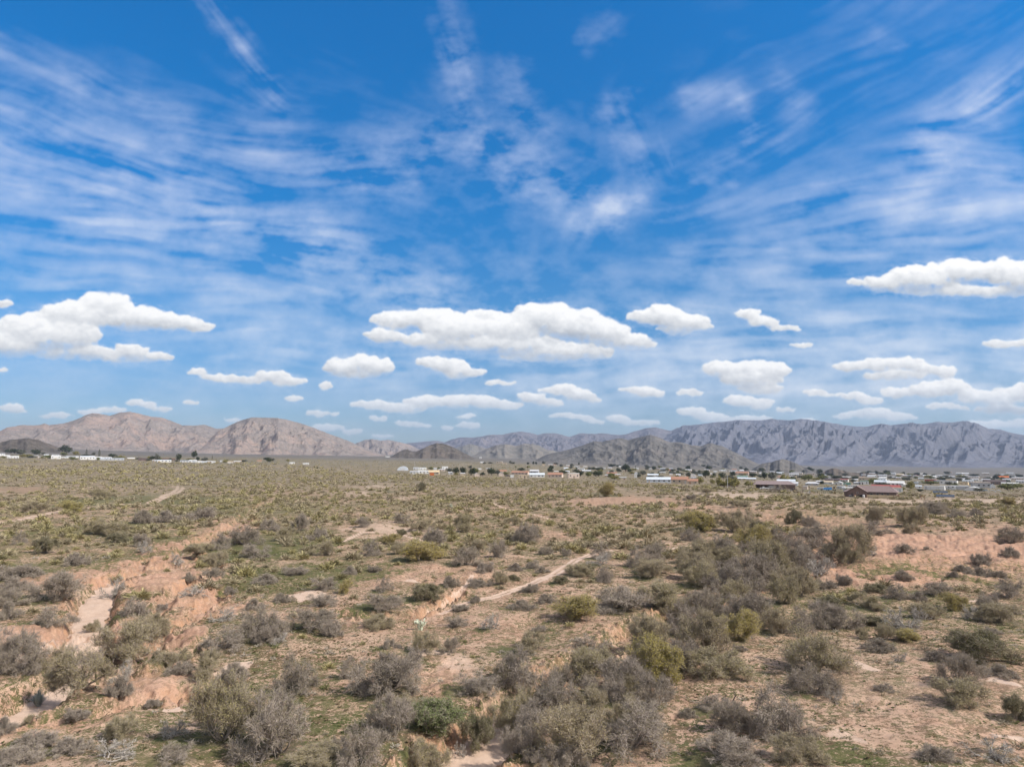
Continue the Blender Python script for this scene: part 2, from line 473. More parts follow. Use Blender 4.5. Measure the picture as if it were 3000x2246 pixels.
# ------------------------------------------------------------------ terrain
T_PX = np.array([-800., 0, 700, 1300, 1900, 2500, 3000, 3800])
T_D = np.array([1., 300, 430, 650, 900, 1500, 2500, 4000, 6000, 9000, 14000])
T_Z = np.array([
    [0, 1.2, 4.4, 9.5, 14.6, 19, 33, 62, 75, 80, 80],
    [0, 1.0, 4.2, 9.5, 14.5, 18.5, 32, 60, 75, 80, 80],
    [0, .5, 2.4, 6.5, 10.5, 15, 22, 32, 42, 50, 50],
    [0, 0, 1.0, 2.2, 4.0, 8, 12, 16, 22, 30, 30],
    [0, 0, 0, -1.0, -4, -8.5, -14, -14, -6, 8, 8],
    [0, 0, -.8, -5, -10, -21, -35, -46, -48, -32, -20],
    [0, 0, -1, -5.5, -11, -22, -37, -48, -50, -36, -20],
    [0, 0, -1, -5.5, -11, -22, -37, -48, -50, -36, -20]])
LOGD = np.log(T_D)

def z_base(x, y):
    """Smooth terrain height without washes."""
    x = np.asarray(x, float); y = np.asarray(y, float)
    d = np.hypot(x, y)
    az = np.arctan2(x, np.maximum(y, 1e-3)); az = np.clip(az, -1.2, 1.2)
    az = np.where(y <= 0, np.sign(x) * 1.2, az)
    p = CX + F_PX * np.tan(az); p = np.clip(p, -800, 3800)
    ld = np.log(np.maximum(d, 1.0))
    cols = np.stack([np.interp(ld, LOGD, T_Z[i]) for i in range(len(T_PX))], -1)
    i = np.clip(np.searchsorted(T_PX, p) - 1, 0, len(T_PX) - 2)
    f = (p - T_PX[i]) / (T_PX[i + 1] - T_PX[i])
    f = f * f * (3 - 2 * f) * .4 + f * .6
    a = np.take_along_axis(cols, i[..., None], -1)[..., 0]; b = np.take_along_axis(cols, (i + 1)[..., None], -1)[..., 0]
    return a * (1 - f) + b * f

CP, SP = math.cos(PITCH), math.sin(PITCH)
_SD = np.exp(np.linspace(math.log(25), math.log(11000), 700))
def px_ground(px, py):
    """Photograph pixel -> (x, y, z) on the smooth terrain, with its distance."""
    rx = (px - CX) / F_PX; ry = (CY - py) / F_PX
    dx, dy, dz = rx, CP - ry * SP, SP + ry * CP
    h = math.hypot(dx, dy); dx /= h; dy /= h; dz /= h
    X = _SD * dx; Y = _SD * dy
    gap = CAM_Z + _SD * dz - z_base(X, Y)
    k = np.argmax(gap < 0) if (gap < 0).any() else len(_SD) - 1
    k = max(k, 1)
    g0, g1 = gap[k - 1], gap[k]
    t = g0 / (g0 - g1) if g0 != g1 else 1.0
    d = _SD[k - 1] + (_SD[k] - _SD[k - 1]) * min(max(t, 0), 1)
    x, y = d * dx, d * dy
    return x, y, float(z_base(np.array([x]), np.array([y]))[0]), d

def px_dir(px, py):
    rx = (px - CX) / F_PX; ry = (CY - py) / F_PX
    v = np.array([rx, CP - ry * SP, SP + ry * CP])
    return v / math.hypot(v[0], v[1])            # unit horizontal length

def to_px(x, y, z):
    dz = z - CAM_Z
    f = y * CP + dz * SP; u = -y * SP + dz * CP
    return CX + F_PX * x / f, CY - F_PX * u / f, f

def poly_ground(s):
    pts = [tuple(map(float, p.split())) for p in s.split(",")]
    return np.array([px_ground(p[0], p[1])[:2] + ((p[2],) if len(p) > 2 else (1.0,)) for p in pts])

def seg_dist(x, y, pl):
    """Distance to a polyline of (x, y, width) and the width there."""
    best = np.full(x.shape, 1e9); wd = np.ones(x.shape)
    for a, b in zip(pl[:-1], pl[1:]):
        L2 = max((b[0] - a[0]) ** 2 + (b[1] - a[1]) ** 2, 1e-6)
        t = np.clip(((x - a[0]) * (b[0] - a[0]) + (y - a[1]) * (b[1] - a[1])) / L2, 0, 1)
        d = np.hypot(x - a[0] - t * (b[0] - a[0]), y - a[1] - t * (b[1] - a[1]))
        m = d < best
        best = np.where(m, d, best); wd = np.where(m, a[2] + t * (b[2] - a[2]), wd)
    return best, wd

# washes: pixel path with half width in metres; depth in metres
WASHES = [  # (path, depth, bank width, sandy floor)
    ("-60 2120 1.9,60 2062 1.7,130 2020 1.4,200 1975 1.2,232 1900 1.6,255 1850 1.9,262 1790 1.8,290 1735 2.0,330 1690 1.3,420 1672 1.2,520 1655 1.2,560 1640 1.0", 1.5, 1.3, 1),
    ("560 1640 1.0,545 1610 1.0,590 1580 1.0,660 1560 1.2,700 1530 1.4,740 1490 1.4,800 1460 1.0", 1.3, 1.6, 0),
    ("360 1960 .5,430 1890 .7,470 1840 .6,560 1810 .6,600 1765 .5,660 1725 .4", 1.1, 1.2, 0),
    ("330 2060 .4,450 2040 .5,560 2020 .5,640 1990 .4", .9, .7, 0),
    ("900 1800 .4,1000 1800 .8,1080 1800 .8,1180 1795 .7,1240 1785 .7,1290 1765 .5,1350 1735 .4", 1.0, .8, 0),
    ("1270 2330 2.4,1330 2230 2.3,1400 2140 2.1,1480 2075 1.6,1560 2020 .9", 1.5, 1.2, 1),
    ("1540 2030 .9,1640 1965 .9,1760 1900 1.2,1860 1855 1.9,1980 1800 1.6,2090 1760 1.2,2200 1735 1.0,2330 1690 .9,2440 1650 .9", 1.35, 1.2, 0),
    ("560 1700 .4,500 1740 .5,450 1790 .6,420 1850 .7,350 1900 .6,300 1960 .5", 1.0, .9, 0),
    ("640 1655 .3,600 1695 .4,540 1728 .4,490 1745 .3", .9, .7, 0),
    ("300 1990 .4,420 1965 .5,520 1935 .5,610 1885 .3", .9, .7, 0),
    ("80 1885 .4,160 1862 .6,215 1830 .5", 1.0, .8, 0),
    ("430 1640 .4,400 1670 .5,350 1690 .5", .8, .8, 0),
    ("2260 1560 1.5,2350 1610 1.6,2430 1650 1.4", 1.2, 1.6, 0),
]
TRACKS = [  # two-track dirt roads
    ("1290 1790 0.31,1360 1765 0.50,1440 1745 0.74,1560 1708 0.93,1620 1685 0.99,1655 1662 0.99,1690 1640 0.99,1740 1618 0.99,1800 1610 0.93"),
    ("1250 1775 0.31,1310 1752 0.37,1360 1722 0.37,1385 1690 0.31"),
    ("-60 1536 1.8,60 1520 2.0,150 1505 2.1,185 1492 2.2,270 1484 2.0,360 1478 1.8,440 1471 2.0,480 1455 2.2,515 1440 2.2,530 1428 2.2,512 1423 2.0"),
    ("1440 1470 0.74,1480 1488 0.74,1540 1500 0.62,1620 1520 0.50"),
    ("1850 1665 0.43,1900 1630 0.50,1990 1600 0.50,2060 1590 0.50"),
    ("1000 1585 0.37,1060 1560 0.62,1150 1558 0.62,1240 1585 0.56,1300 1600 0.56"),
    ("2100 1436 2.0,2200 1433 2.2,2330 1440 2.2,2450 1450 2.4,2560 1461 2.6,2680 1466 2.6,2800 1462 2.4,3050 1462 3.5"),
]
# patches of bare ground: cx cy rx ry (pixels) kind strength
PATCHES = """
2690 1590 310 46 red 1;2620 1660 270 50 red 1;2850 1625 260 48 red 1;2480 1690 120 16 red .8;2960 1560 160 26 red .6;2420 1530 200 26 red .8;2300 1505 110 18 red .7;2100 1490 150 14 red .7;1860 1465 170 13 red .9;1730 1470 120 10 red .8;1520 1437 25 6 red .8;1615 1440 20 6 red .8
470 1612 110 38 red .9;560 1600 95 32 red .85;620 1565 70 26 red .7;690 1540 50 34 red .7;400 1660 150 24 red .8;490 1700 110 26 red .9;560 1745 80 26 red .8;200 1690 100 30 red .8;100 1855 150 35 red .9;430 1830 130 40 red 1;510 1870 70 35 red 1;480 2010 160 50 red .8;140 2120 200 40 red .7;640 1780 80 25 red .6
880 1747 62 11 pale .9;1205 1708 34 6 pale .9;90 1730 24 5 pale .9;690 1948 38 13 pale .8;540 2058 25 8 pale .8;2540 1948 38 14 pale .7;2850 1757 30 5 pale .8;2940 2030 45 9 pale .8;2960 2160 40 10 pale .7;1310 1950 90 50 pale .45;1270 1990 70 60 red .5;1600 2246 60 20 red .6;2480 2160 60 18 pale .5;80 1905 90 30 pale .7;1250 1920 50 15 pale .6
1240 1690 330 42 red .45;1400 1820 420 70 red .28;1060 1445 60 10 pale .5;1110 1425 50 8 pale .6;1170 1460 40 8 pale .5;1010 1470 40 8 pale .4;600 1552 190 22 pale .3;190 1600 170 50 pale .3;1150 1550 200 30 pale .45;2140 1450 160 10 pale .6;2640 1470 110 7 pale .8;2880 1465 130 7 pale .7;2330 1480 240 14 pale .4;40 1435 90 12 red .7;375 1402 20 3 pale .8;30 1378 22 3 pale .6;900 1445 60 10 red .3;2780 1520 200 20 pale .35;1640 1560 90 16 red .4;1570 1555 60 25 red .4
2680 2000 480 190 pale .34;2750 2080 380 110 red .25;2150 1960 160 70 pale .3;2100 1900 160 80 pale .35;2800 2120 260 90 pale .2;1700 1770 200 40 pale .25
"""
GREENS = """
120 1620 300 60 .7;350 1560 260 40 .75;420 1465 260 16 .8;620 1500 220 16 .7;720 1490 300 30 .6;760 1600 180 40 .9;860 1690 260 45 .7;1000 1680 200 25 .75;900 1570 200 30 .7;1250 1560 260 25 .6;1150 1480 240 20 .55;650 1900 300 50 .45;950 2100 300 90 .6;330 2100 330 60 .5;560 2200 260 40 .65;820 2230 170 40 .6;60 2020 110 30 .25
2500 1790 280 60 .55;2720 1790 300 70 .5;2900 1680 300 50 .5;2500 1500 300 30 .5;2320 1540 250 20 .5;2480 1440 120 6 .9;2200 1450 300 10 .6;2650 1900 200 40 .3;2450 2220 160 50 .75;2920 2100 160 60 .55;2580 1660 180 16 .5;2700 1685 200 12 .7;1900 1560 200 18 .5;1700 1540 220 16 .5;1500 1600 200 20 .45;2930 1930 120 60 .45;800 1980 200 60 .5;1120 1890 200 60 .35
"""
def parse_patches():
    out = []
    for s in PATCHES.replace("\n", ";").split(";"):
        if s.strip():
            a = s.split(); out.append((float(a[0]), float(a[1]), float(a[2]), float(a[3]), a[4], float(a[5])))
    for s in GREENS.replace("\n", ";").split(";"):
        if s.strip():
            a = s.split(); out.append((float(a[0]), float(a[1]), float(a[2]), float(a[3]), "green", float(a[4])))
    return out
WASH_PL = [(poly_ground(w[0]),) + w[1:] for w in WASHES]
TRACK_PL = [poly_ground(t) for t in TRACKS]

# each patch becomes an ellipse lying on the ground: (x, y, radius across, radius along)
PATCH_G = []
for (px_, py_, rx_, ry_, kind_, k_) in parse_patches():
    x_, y_, z_, d_ = px_ground(px_, py_)
    fa = px_ground(px_, py_ - ry_)[3]; nb = px_ground(px_, min(py_ + ry_, 2400))[3]
    PATCH_G.append((x_, y_, rx_ * d_ / F_PX, max((fa - nb) / 2, 1.0), kind_, k_))

def wash_carve(x, y, wob):
    dz = np.zeros_like(x); floor = np.zeros_like(x); bank = np.zeros_like(x)
    for pl, depth, bw, sandy in WASH_PL:
        lo = pl[:, :2].min(0) - 12; hi = pl[:, :2].max(0) + 12
        m = (x > lo[0]) & (x < hi[0]) & (y > lo[1]) & (y < hi[1])
        if not m.any():
            continue
        d, w = seg_dist(x[m], y[m], pl)
        d = d + wob[m] * .9
        t = sstep(w, w + bw, d)
        dz[m] = np.minimum(dz[m], -depth * (1 - t) + .18 * np.exp(-((d - w - bw - .7) / 1.2) ** 2) * 0)
        if sandy:
            floor[m] = np.maximum(floor[m], 1 - sstep(w * .85, w + .25, d))
        else:
            floor[m] = np.maximum(floor[m], .35 * (1 - sstep(w, w + .4, d)))
        bank[m] = np.maximum(bank[m], sstep(w * .8, w + .2, d) * (1 - sstep(w + bw * .9, w + bw * 2.2 + .6, d)))
    return dz, floor, bank

def terrain(x, y, full=False):
    x = np.asarray(x, float); y = np.asarray(y, float)
    d = np.hypot(x, y)
    z = z_base(x, y)
    near = 1 - sstep(350, 800, d)
    wob = fbm(x * .35, y * .35, 3, 7)
    roll = fbm(x * .045, y * .03, 4, 201) * .9 * (1 - sstep(300, 700, d))
    gull = np.zeros_like(x); red = np.zeros_like(x)
    dz, floor, bank = wash_carve(x, y, wob)
    z = z + roll + dz
    if not full:
        return z
    return z, floor, bank, wob, d
# ------------------------------------------------------------------ shrubs: where they stand (pixels of the photograph)
# kind: g grey mesquite, o olive mesquite, y yellow-green, c dark olive, s small grey, d bare and pale, b bright green
# boxes "x0 y0 x1 y1 kind" read from enlarged quarters of the photograph: (origin x, origin y, scale)
SHRUB_BOX = [((0, 1650, 2.212), """
20 20 230 95 s;0 120 170 195 s;210 90 490 265 g;0 270 125 370 s;230 300 450 410 g;650 50 800 172 d;-60 470 235 730 g;215 480 450 700 o;330 600 670 860 o;420 420 540 540 d;565 288 650 355 o;800 230 990 335 g
630 340 985 590 o;900 290 1080 425 o;1010 190 1080 250 s;990 510 1210 640 o;1170 140 1330 220 d;1300 40 1440 105 g;1450 130 1530 187 s;1630 85 1800 140 s;1840 40 1990 85 s;1770 190 1890 250 s;1590 230 1720 305 s
1360 300 1510 385 d;1970 205 2170 292 g;1560 270 1900 520 g;1890 290 2212 450 g;1300 420 1600 585 g;1640 430 1800 545 g;2080 380 2212 482 s;1195 590 1420 745 o;1420 640 1600 745 s;730 630 870 780 d;690 750 840 865 s
1050 930 1200 1130 d;1800 610 2110 850 g;1230 760 1650 1190 o;1560 870 2060 1290 g;1030 1180 1280 1310 g;560 1180 830 1310 d;120 1140 330 1205 s;340 1170 560 1245 s;680 1000 880 1145 o;-30 980 90 1125 s;1100 640 1250 722 s;1740 470 1880 545 d
-20 1240 240 1330 s;2120 930 2260 1200 g;1890 1235 2230 1350 o;1180 60 1260 110 s;420 940 560 1010 s;940 860 1040 910 s"""),
((1000, 1650, 2.212), """
0 30 100 92 s;170 30 260 72 s;-10 90 70 202 y;140 180 440 312 g;210 110 340 200 g;430 135 640 250 c;650 90 760 167 s;890 20 980 70 s;810 100 960 162 g;955 50 1095 150 o;1080 10 1170 52 s;1190 -10 1280 32 s;1070 75 1150 120 c
1260 20 1350 62 s;1360 90 1470 142 c;1450 15 1640 102 o;1655 25 1780 130 g;1920 -10 2110 112 o;1170 130 1290 190 s;1390 210 1670 382 y;1640 190 2060 332 g;1900 130 2225 305 o;1270 200 1390 262 s;1070 240 1260 302 s;720 255 830 302 s;830 200 900 252 s
660 325 810 402 g;890 310 1040 432 d;150 335 330 435 o;260 480 380 572 g;450 430 620 602 o;640 470 760 592 g;-20 560 140 770 g;90 600 560 910 g;930 530 1250 810 g;1050 430 1330 570 o;1240 610 1570 1000 g;970 700 1290 1000 o;1450 390 1790 570 g
1560 390 1710 625 c;1680 510 1970 900 g;1900 470 2220 755 y;1920 680 2180 935 g;1320 900 1730 1290 o;1590 890 2160 1255 g;480 850 775 1095 b;755 820 975 1075 c;690 1020 805 1112 d;1030 1030 1300 1255 g;1250 1150 1450 1315 s;-20 950 310 1330 g;190 860 490 1150 g
420 990 690 1265 o;1240 385 1335 422 s;710 740 1010 860 g;1890 330 2080 465 g;830 1230 1010 1330 s;340 870 560 1000 o;1460 560 1660 760 o;1150 790 1330 960 g;1720 860 1960 1080 o;1110 850 1400 1070 g;1500 800 1730 1000 o;1700 960 1920 1190 g;1390 1080 1640 1310 g;1000 560 1170 770 o;1330 560 1540 770 g;1850 890 2070 1110 g;1760 690 1960 860 o"""),
((2000, 1650, 2.212), """
-20 0 230 132 o;150 30 420 200 s;540 80 740 272 o;670 40 860 225 o;850 -20 970 78 d;1000 75 1100 142 s;-20 150 210 262 s;830 100 1000 162 g;-30 270 300 625 o;270 330 505 525 y;290 200 565 410 g;490 290 690 455 o;640 295 860 465 g;840 265 1100 422 g
870 225 1060 290 c;1080 185 1295 282 o;1170 150 1300 192 c;1290 150 1440 232 g;1480 190 1570 242 s;1540 130 1740 212 g;1380 65 1480 122 s;1720 60 1790 100 s;1850 20 1980 80 s;2000 40 2090 102 s;1770 10 1870 42 s;1700 200 1820 292 y;1480 255 1650 352 o
1340 300 1570 435 d;1170 355 1310 402 c;1840 270 1950 352 d;1930 255 2130 375 o;2050 130 2220 235 g;50 570 420 765 o;640 470 1080 745 o;700 690 1050 875 g;1180 490 1370 572 s;1370 440 1530 512 y;1095 425 1210 492 o;1260 390 1370 502 o;1960 420 2060 462 s
1740 500 2090 685 c;1610 590 1780 662 s;1680 640 1915 835 g;1650 820 1925 985 o;1970 700 2140 782 s;1250 820 1370 862 s;1380 590 1460 652 d;920 810 1020 912 d;90 850 330 970 g;200 910 460 1115 g;470 870 890 1185 g;2100 890 2230 1065 c;50 1110 510 1335 g
600 1150 900 1335 o;1850 1195 2100 1325 d;1550 1255 1770 1335 s;-20 930 90 995 s;325 535 415 582 s;500 1140 660 1205 d"""),
((2000, 1150, 2.212), """
-10 780 245 905 y;225 770 445 910 o;420 810 545 965 c;380 870 565 1010 y;540 850 705 965 g;620 930 830 1060 g;735 870 970 1000 g;910 900 1200 1130 o;1000 875 1180 1010 o;450 970 690 1210 o;180 1000 410 1140 o;670 1010 860 1160 g;825 1040 975 1192 d
390 1060 630 1230 g;-20 880 150 965 g;640 1140 840 1230 g;-20 1050 190 1225 o;200 1080 420 1220 g;670 770 785 852 c;775 795 885 862 g;1205 985 1285 1062 d;1360 990 1495 1062 g;1435 855 1535 922 o;1420 765 1575 882 o;1195 745 1310 862 o;1175 835 1340 912 g
1550 715 1705 782 g;1745 765 1875 812 g;1865 765 1935 802 s;2065 685 2145 732 y;1540 1005 1625 1042 s;1885 1045 1985 1112 s;2075 1005 2165 1072 s;2035 895 2195 982 g;560 1000 740 1150 o;740 1000 900 1120 g;1010 960 1160 1140 o;330 900 480 1040 g;80 960 260 1090 o;300 700 430 745 o;0 660 90 700 g;120 620 200 655 o;560 610 700 650 g"""),
((1000, 1150, 2.212), """
1105 855 1305 972 g;1095 805 1175 862 o;1670 588 1775 674 y;440 825 605 902 o;680 785 865 902 o;270 915 385 982 y;365 1010 645 1112 y;315 975 425 1052 o;100 965 245 1062 g;705 1005 905 1132 g;825 955 935 1042 o;945 955 1075 1072 g;1275 965 1385 1042 g
1415 1000 1505 1052 g;1585 1050 1765 1132 d;1455 1115 1645 1202 o;1645 1135 1775 1225 g;1910 1090 2125 1182 o;525 890 685 1002 g;355 885 425 932 c;1165 1085 1295 1142 g;1075 1105 1175 1162 s;875 1105 985 1182 s;75 815 185 882 g;335 785 445 852 g;490 575 550 640 c"""),
((0, 1150, 2.212), """
865 755 995 852 s;985 775 1155 842 s;1235 755 1395 832 s;1675 775 1815 892 g;1735 875 1905 962 o;1875 785 2005 892 g;215 955 345 1042 c;85 905 175 982 g;425 1055 555 1122 s;15 1135 225 1217 s;685 915 805 972 c;865 885 975 992 g;885 975 985 1042 d
1345 925 1485 1022 g;1485 885 1695 1002 g;1095 1025 1185 1102 d;1325 1025 1465 1122 o;1555 985 1735 1072 g;1195 965 1365 1042 o;595 635 715 692 o;405 715 515 782 y;165 715 305 782 o;1975 870 2120 960 g;2060 960 2212 1060 o;560 830 690 920 o;640 850 800 930 o""")]

class Shrub:
    __slots__ = ("px", "py", "w", "h", "kind", "x", "y", "z", "d", "wm", "hm", "rank", "hand")
SHRUBS = []
def add_shrub(px, py, w, h, kind, hand):
    s = Shrub()
    s.px, s.py, s.kind, s.hand = px, py, kind, hand
    x, y, z, d = px_ground(px, py)
    # the base of a shrub stands a third of its depth behind the lowest pixel that shows
    sc = d / F_PX
    s.wm = w * sc
    back = min(s.wm * .33, d * .12)
    s.x, s.y = x * (1 + back / d), y * (1 + back / d)
    s.d = d + back
    s.wm *= s.d / d
    dep = math.atan2(CAM_Z - z, d)
    hpx = h * sc
    s.hm = max((hpx - s.wm * .55 * math.sin(dep)) / math.cos(dep), .30 * s.wm)
    s.hm = min(s.hm, 1.0 * s.wm)
    s.w, s.h = w, h
    SHRUBS.append(s)
    return s
for (ox, oy, sc), txt in SHRUB_BOX:
    for it in txt.replace("\n", ";").split(";"):
        if it.strip():
            a = it.split(); x0, y0, x1, y1 = map(float, a[:4])
            add_shrub(ox + (x0 + x1) / 2 / sc, oy + y1 / sc, (x1 - x0) / sc, (y1 - y0) / sc, a[4], True)
for it in "1800 2035 150 115 g;1885 1985 140 105 g;1985 1965 130 90 g;1905 1895 130 90 o;2005 1865 130 92 g;2065 1805 120 84 g;1985 1792 110 74 o;2125 1765 120 84 o;2165 1815 110 70 g;2185 1725 110 80 g;2055 1722 100 72 o;2255 1695 110 78 g;1730 1985 130 95 o;1560 2160 120 90 g;2120 1640 90 64 g;2040 1660 90 60 o".split(";"):
    a = it.split(); add_shrub(*map(float, a[:4]), a[4], True)
N_HAND = len(SHRUBS)
rng = np.random.RandomState(11)

# the rest of the scrub: scattered over the plain, thinned where the photograph shows bare ground
def bareness(x, y):
    b = np.zeros_like(x)
    for (cx, cy, rx, ry, kind, k) in PATCH_G:
        if kind == "green":
            continue
        az = math.atan2(cx, cy); ca, sa = math.cos(az), math.sin(az)
        u = ((x - cx) * ca - (y - cy) * sa) / rx; v = ((x - cx) * sa + (y - cy) * ca) / ry
        b = np.maximum(b, min(k * 1.15, 1.0) * (1 - sstep(.55, 1.15, np.hypot(u, v))))
    for pl in TRACK_PL:
        d, w = seg_dist(x, y, pl); b = np.maximum(b, 1 - sstep(w + .4, w + 1.6, d))
    for pl, dp, bw, sandy in WASH_PL:
        if sandy:
            d, w = seg_dist(x, y, pl); b = np.maximum(b, 1 - sstep(w, w + .8, d))
    return b

TOWN_PADS = []      # (x, y, radius) ground kept clear of scrub: filled by the settlement list
# ------------------------------------------------------------------ the settlement: what stands where
# "x0 x1 ytop ybase style wall roof" in enlarged crops; styles: g gable, e gable end on, h hip, f flat, t trailer home, c open carport, b arched, x container
BUILD_BOX = [((1100, 1300, 4.424), """
285 420 291 345 b L L;445 560 352 390 t W M;560 700 345 384 t W W;690 822 343 398 g T Y;705 757 374 409 x S S;490 560 304 338 t W M;575 660 306 338 t W W;865 940 293 322 t W W;1285 1350 374 425 e P W;1330 1372 313 335 f W G
1600 1662 368 416 e P W;1610 1700 338 372 g P O;1760 1975 352 398 g P O;2000 2190 378 432 g W L;2000 2112 334 378 g W M;1750 1792 400 437 x W W;1855 1962 403 441 f T Y;750 795 318 338 g W G;820 900 330 350 t P M;1435 1490 318 338 t W M;1100 1160 380 405 t T M
1360 1405 230 246 t W M;1570 1640 225 252 f T W;1640 1700 242 264 f T T;1262 1280 136 158 f W W;1348 1376 166 190 f W W;2060 2100 345 365 t W W;2160 2200 260 282 f T Y;130 190 160 172 t W W;940 1000 376 392 t G M"""),
((1600, 1300, 4.424), """
20 205 374 432 g P O;290 432 378 442 f P W;790 916 368 398 g P O;1320 1452 388 424 g W L;1312 1618 434 500 g L L;1628 1832 428 512 g T O;1838 1962 458 522 g T O;1145 1176 394 440 f W W;760 800 402 425 t W M;895 960 392 412 t W M;930 1040 430 462 t T G;250 300 344 366 g W M;470 580 338 364 g W M;100 160 354 374 t W M
1120 1210 372 390 t L M;1330 1370 310 334 e W W;1480 1640 316 336 t W L;1540 1620 332 354 g P R;640 690 300 318 t W M;690 770 308 322 t W M;800 850 304 322 g W M;370 430 290 304 t W M;260 330 274 292 t W M;90 130 264 280 f P S;30 80 262 278 t W M;1130 1200 312 332 t W M;1420 1470 318 340 f T M;1690 1740 390 420 g L M
1720 1780 320 340 t W M;1800 1880 330 352 g W M;1880 1945 424 458 t W G;1970 2020 396 418 t L L;1900 1990 352 372 t W M;2050 2110 330 350 t P M;2100 2190 382 410 t W M;1640 1690 360 380 t W G"""),
((2100, 1340, 4.424), """
1160 1312 318 360 h G M;1300 1388 303 342 t T M;1390 1490 304 346 g W T;1530 1622 314 352 e W W;1650 1728 334 358 x N N;800 1002 288 336 g L L;940 1042 318 366 g L M;60 272 312 372 g B B;280 378 258 292 g W L;265 392 240 268 t G N;250 402 184 226 g P O;390 500 264 294 g T L;930 1006 358 402 b W W;1560 1648 380 408 f G M
1630 1742 390 440 c W W;800 880 268 292 f P T;950 1056 208 238 t W M;1040 1232 244 268 f Y Y;1420 1600 276 300 g B K;1605 1692 280 316 t W R;1640 1735 250 278 t W M;1860 2022 260 302 f T T;1874 1960 305 348 f W N;2060 2212 300 348 g G L;2140 2180 274 302 t W W;1500 1570 206 228 t W M;1440 1505 200 222 e W R
1180 1260 204 226 f P T;420 510 176 200 t P M;170 260 170 190 t W M;300 350 160 182 g W M;40 120 156 178 t W M;780 860 190 216 g W L;970 1100 194 214 t W M;560 640 196 216 g T M;1960 2040 244 268 t W M;1880 1960 220 240 t L M;1750 1800 210 230 t W M;2100 2190 224 248 t W M;690 740 178 198 t W M;1120 1170 386 412 f P M;1790 1870 318 346 t G M"""),
((2500, 1340, 4.424), """
262 550 362 416 g R R;455 618 392 442 f W T;780 878 365 402 t W L;945 1148 374 420 x W W;1310 1470 374 420 f G W;1466 1608 388 430 b W W;1745 1940 300 350 g B K;1950 2098 330 362 t W W;1790 1834 354 400 b W L;945 1050 290 322 f R R;1215 1306 284 316 f Y T;1145 1312 304 346 f W G;1400 1472 324 352 f Y Y;1575 1748 332 392 f G P
1436 1540 298 324 t W L;1380 1446 274 298 g W M;460 628 312 368 g W W;630 706 346 372 t W W;290 432 304 340 g G M;320 412 272 302 t W L;560 635 256 280 t W M;1530 1606 276 300 t W M;1760 1832 258 284 t W M;1690 1770 262 292 f P T;1880 1992 246 276 g P S;1950 2020 280 302 t W M;2080 2180 262 290 t P M;790 830 318 346 x L L
130 180 206 232 e L L;570 640 212 240 g P T;780 830 226 250 e W R;920 1000 230 258 g G M;1000 1060 238 268 g W W;1080 1180 232 252 t W M;1250 1310 244 266 t W M;1090 1170 254 276 t T M;1390 1470 228 246 t W M;1680 1760 280 300 t W M;1460 1600 246 262 t P M;350 420 224 246 t W M;480 560 250 270 t W L;200 290 228 256 t W M;650 740 230 250 t P M
1060 1120 300 326 f G L;1120 1160 302 320 f R R;1640 1700 300 318 t T M;840 920 318 334 t W M;2130 2230 300 330 t W M"""),
((0, 1280, 5.53), """
-20 60 262 290 t W M;0 122 286 332 t W W;150 272 303 342 g W W;395 580 292 318 t W L;640 745 312 346 t P M;725 780 276 306 g L M;850 962 290 352 t W W;860 940 286 300 t L M;980 1082 316 342 t W L;1100 1248 304 334 t W L;1328 1510 296 366 t W L;1500 1622 308 364 t L W;1580 1640 330 362 t W W;1660 1790 318 350 t L W;1680 1965 336 378 t W L;2080 2170 332 356 g W W"""),
((400, 1280, 4.424), """
40 135 262 306 g B K;285 435 288 324 t W L;355 512 270 298 f B R;575 700 296 326 t W L;690 772 288 324 t L W;770 848 308 332 t W W;850 905 306 334 t L M;905 970 306 332 t W L;975 1018 316 336 t W W;1080 1112 294 322 f G M;1185 1238 312 338 g W T;1265 1352 312 330 t W W;1355 1408 296 316 f T S;1565 1618 294 320 g T O;1985 2048 328 348 t W W;2155 2190 338 354 f W M;2190 2230 342 356 t W W;210 280 294 316 t W M"""),
]
BUILDINGS = []
for (ox, oy, sc), txt in BUILD_BOX:
    for it in txt.replace("\n", ";").split(";"):
        if it.strip():
            a = it.split(); x0, x1, y0, y1 = map(float, a[:4])
            BUILDINGS.append((ox + x0 / sc, ox + x1 / sc, oy + y0 / sc, oy + y1 / sc, a[4], a[5], a[6]))
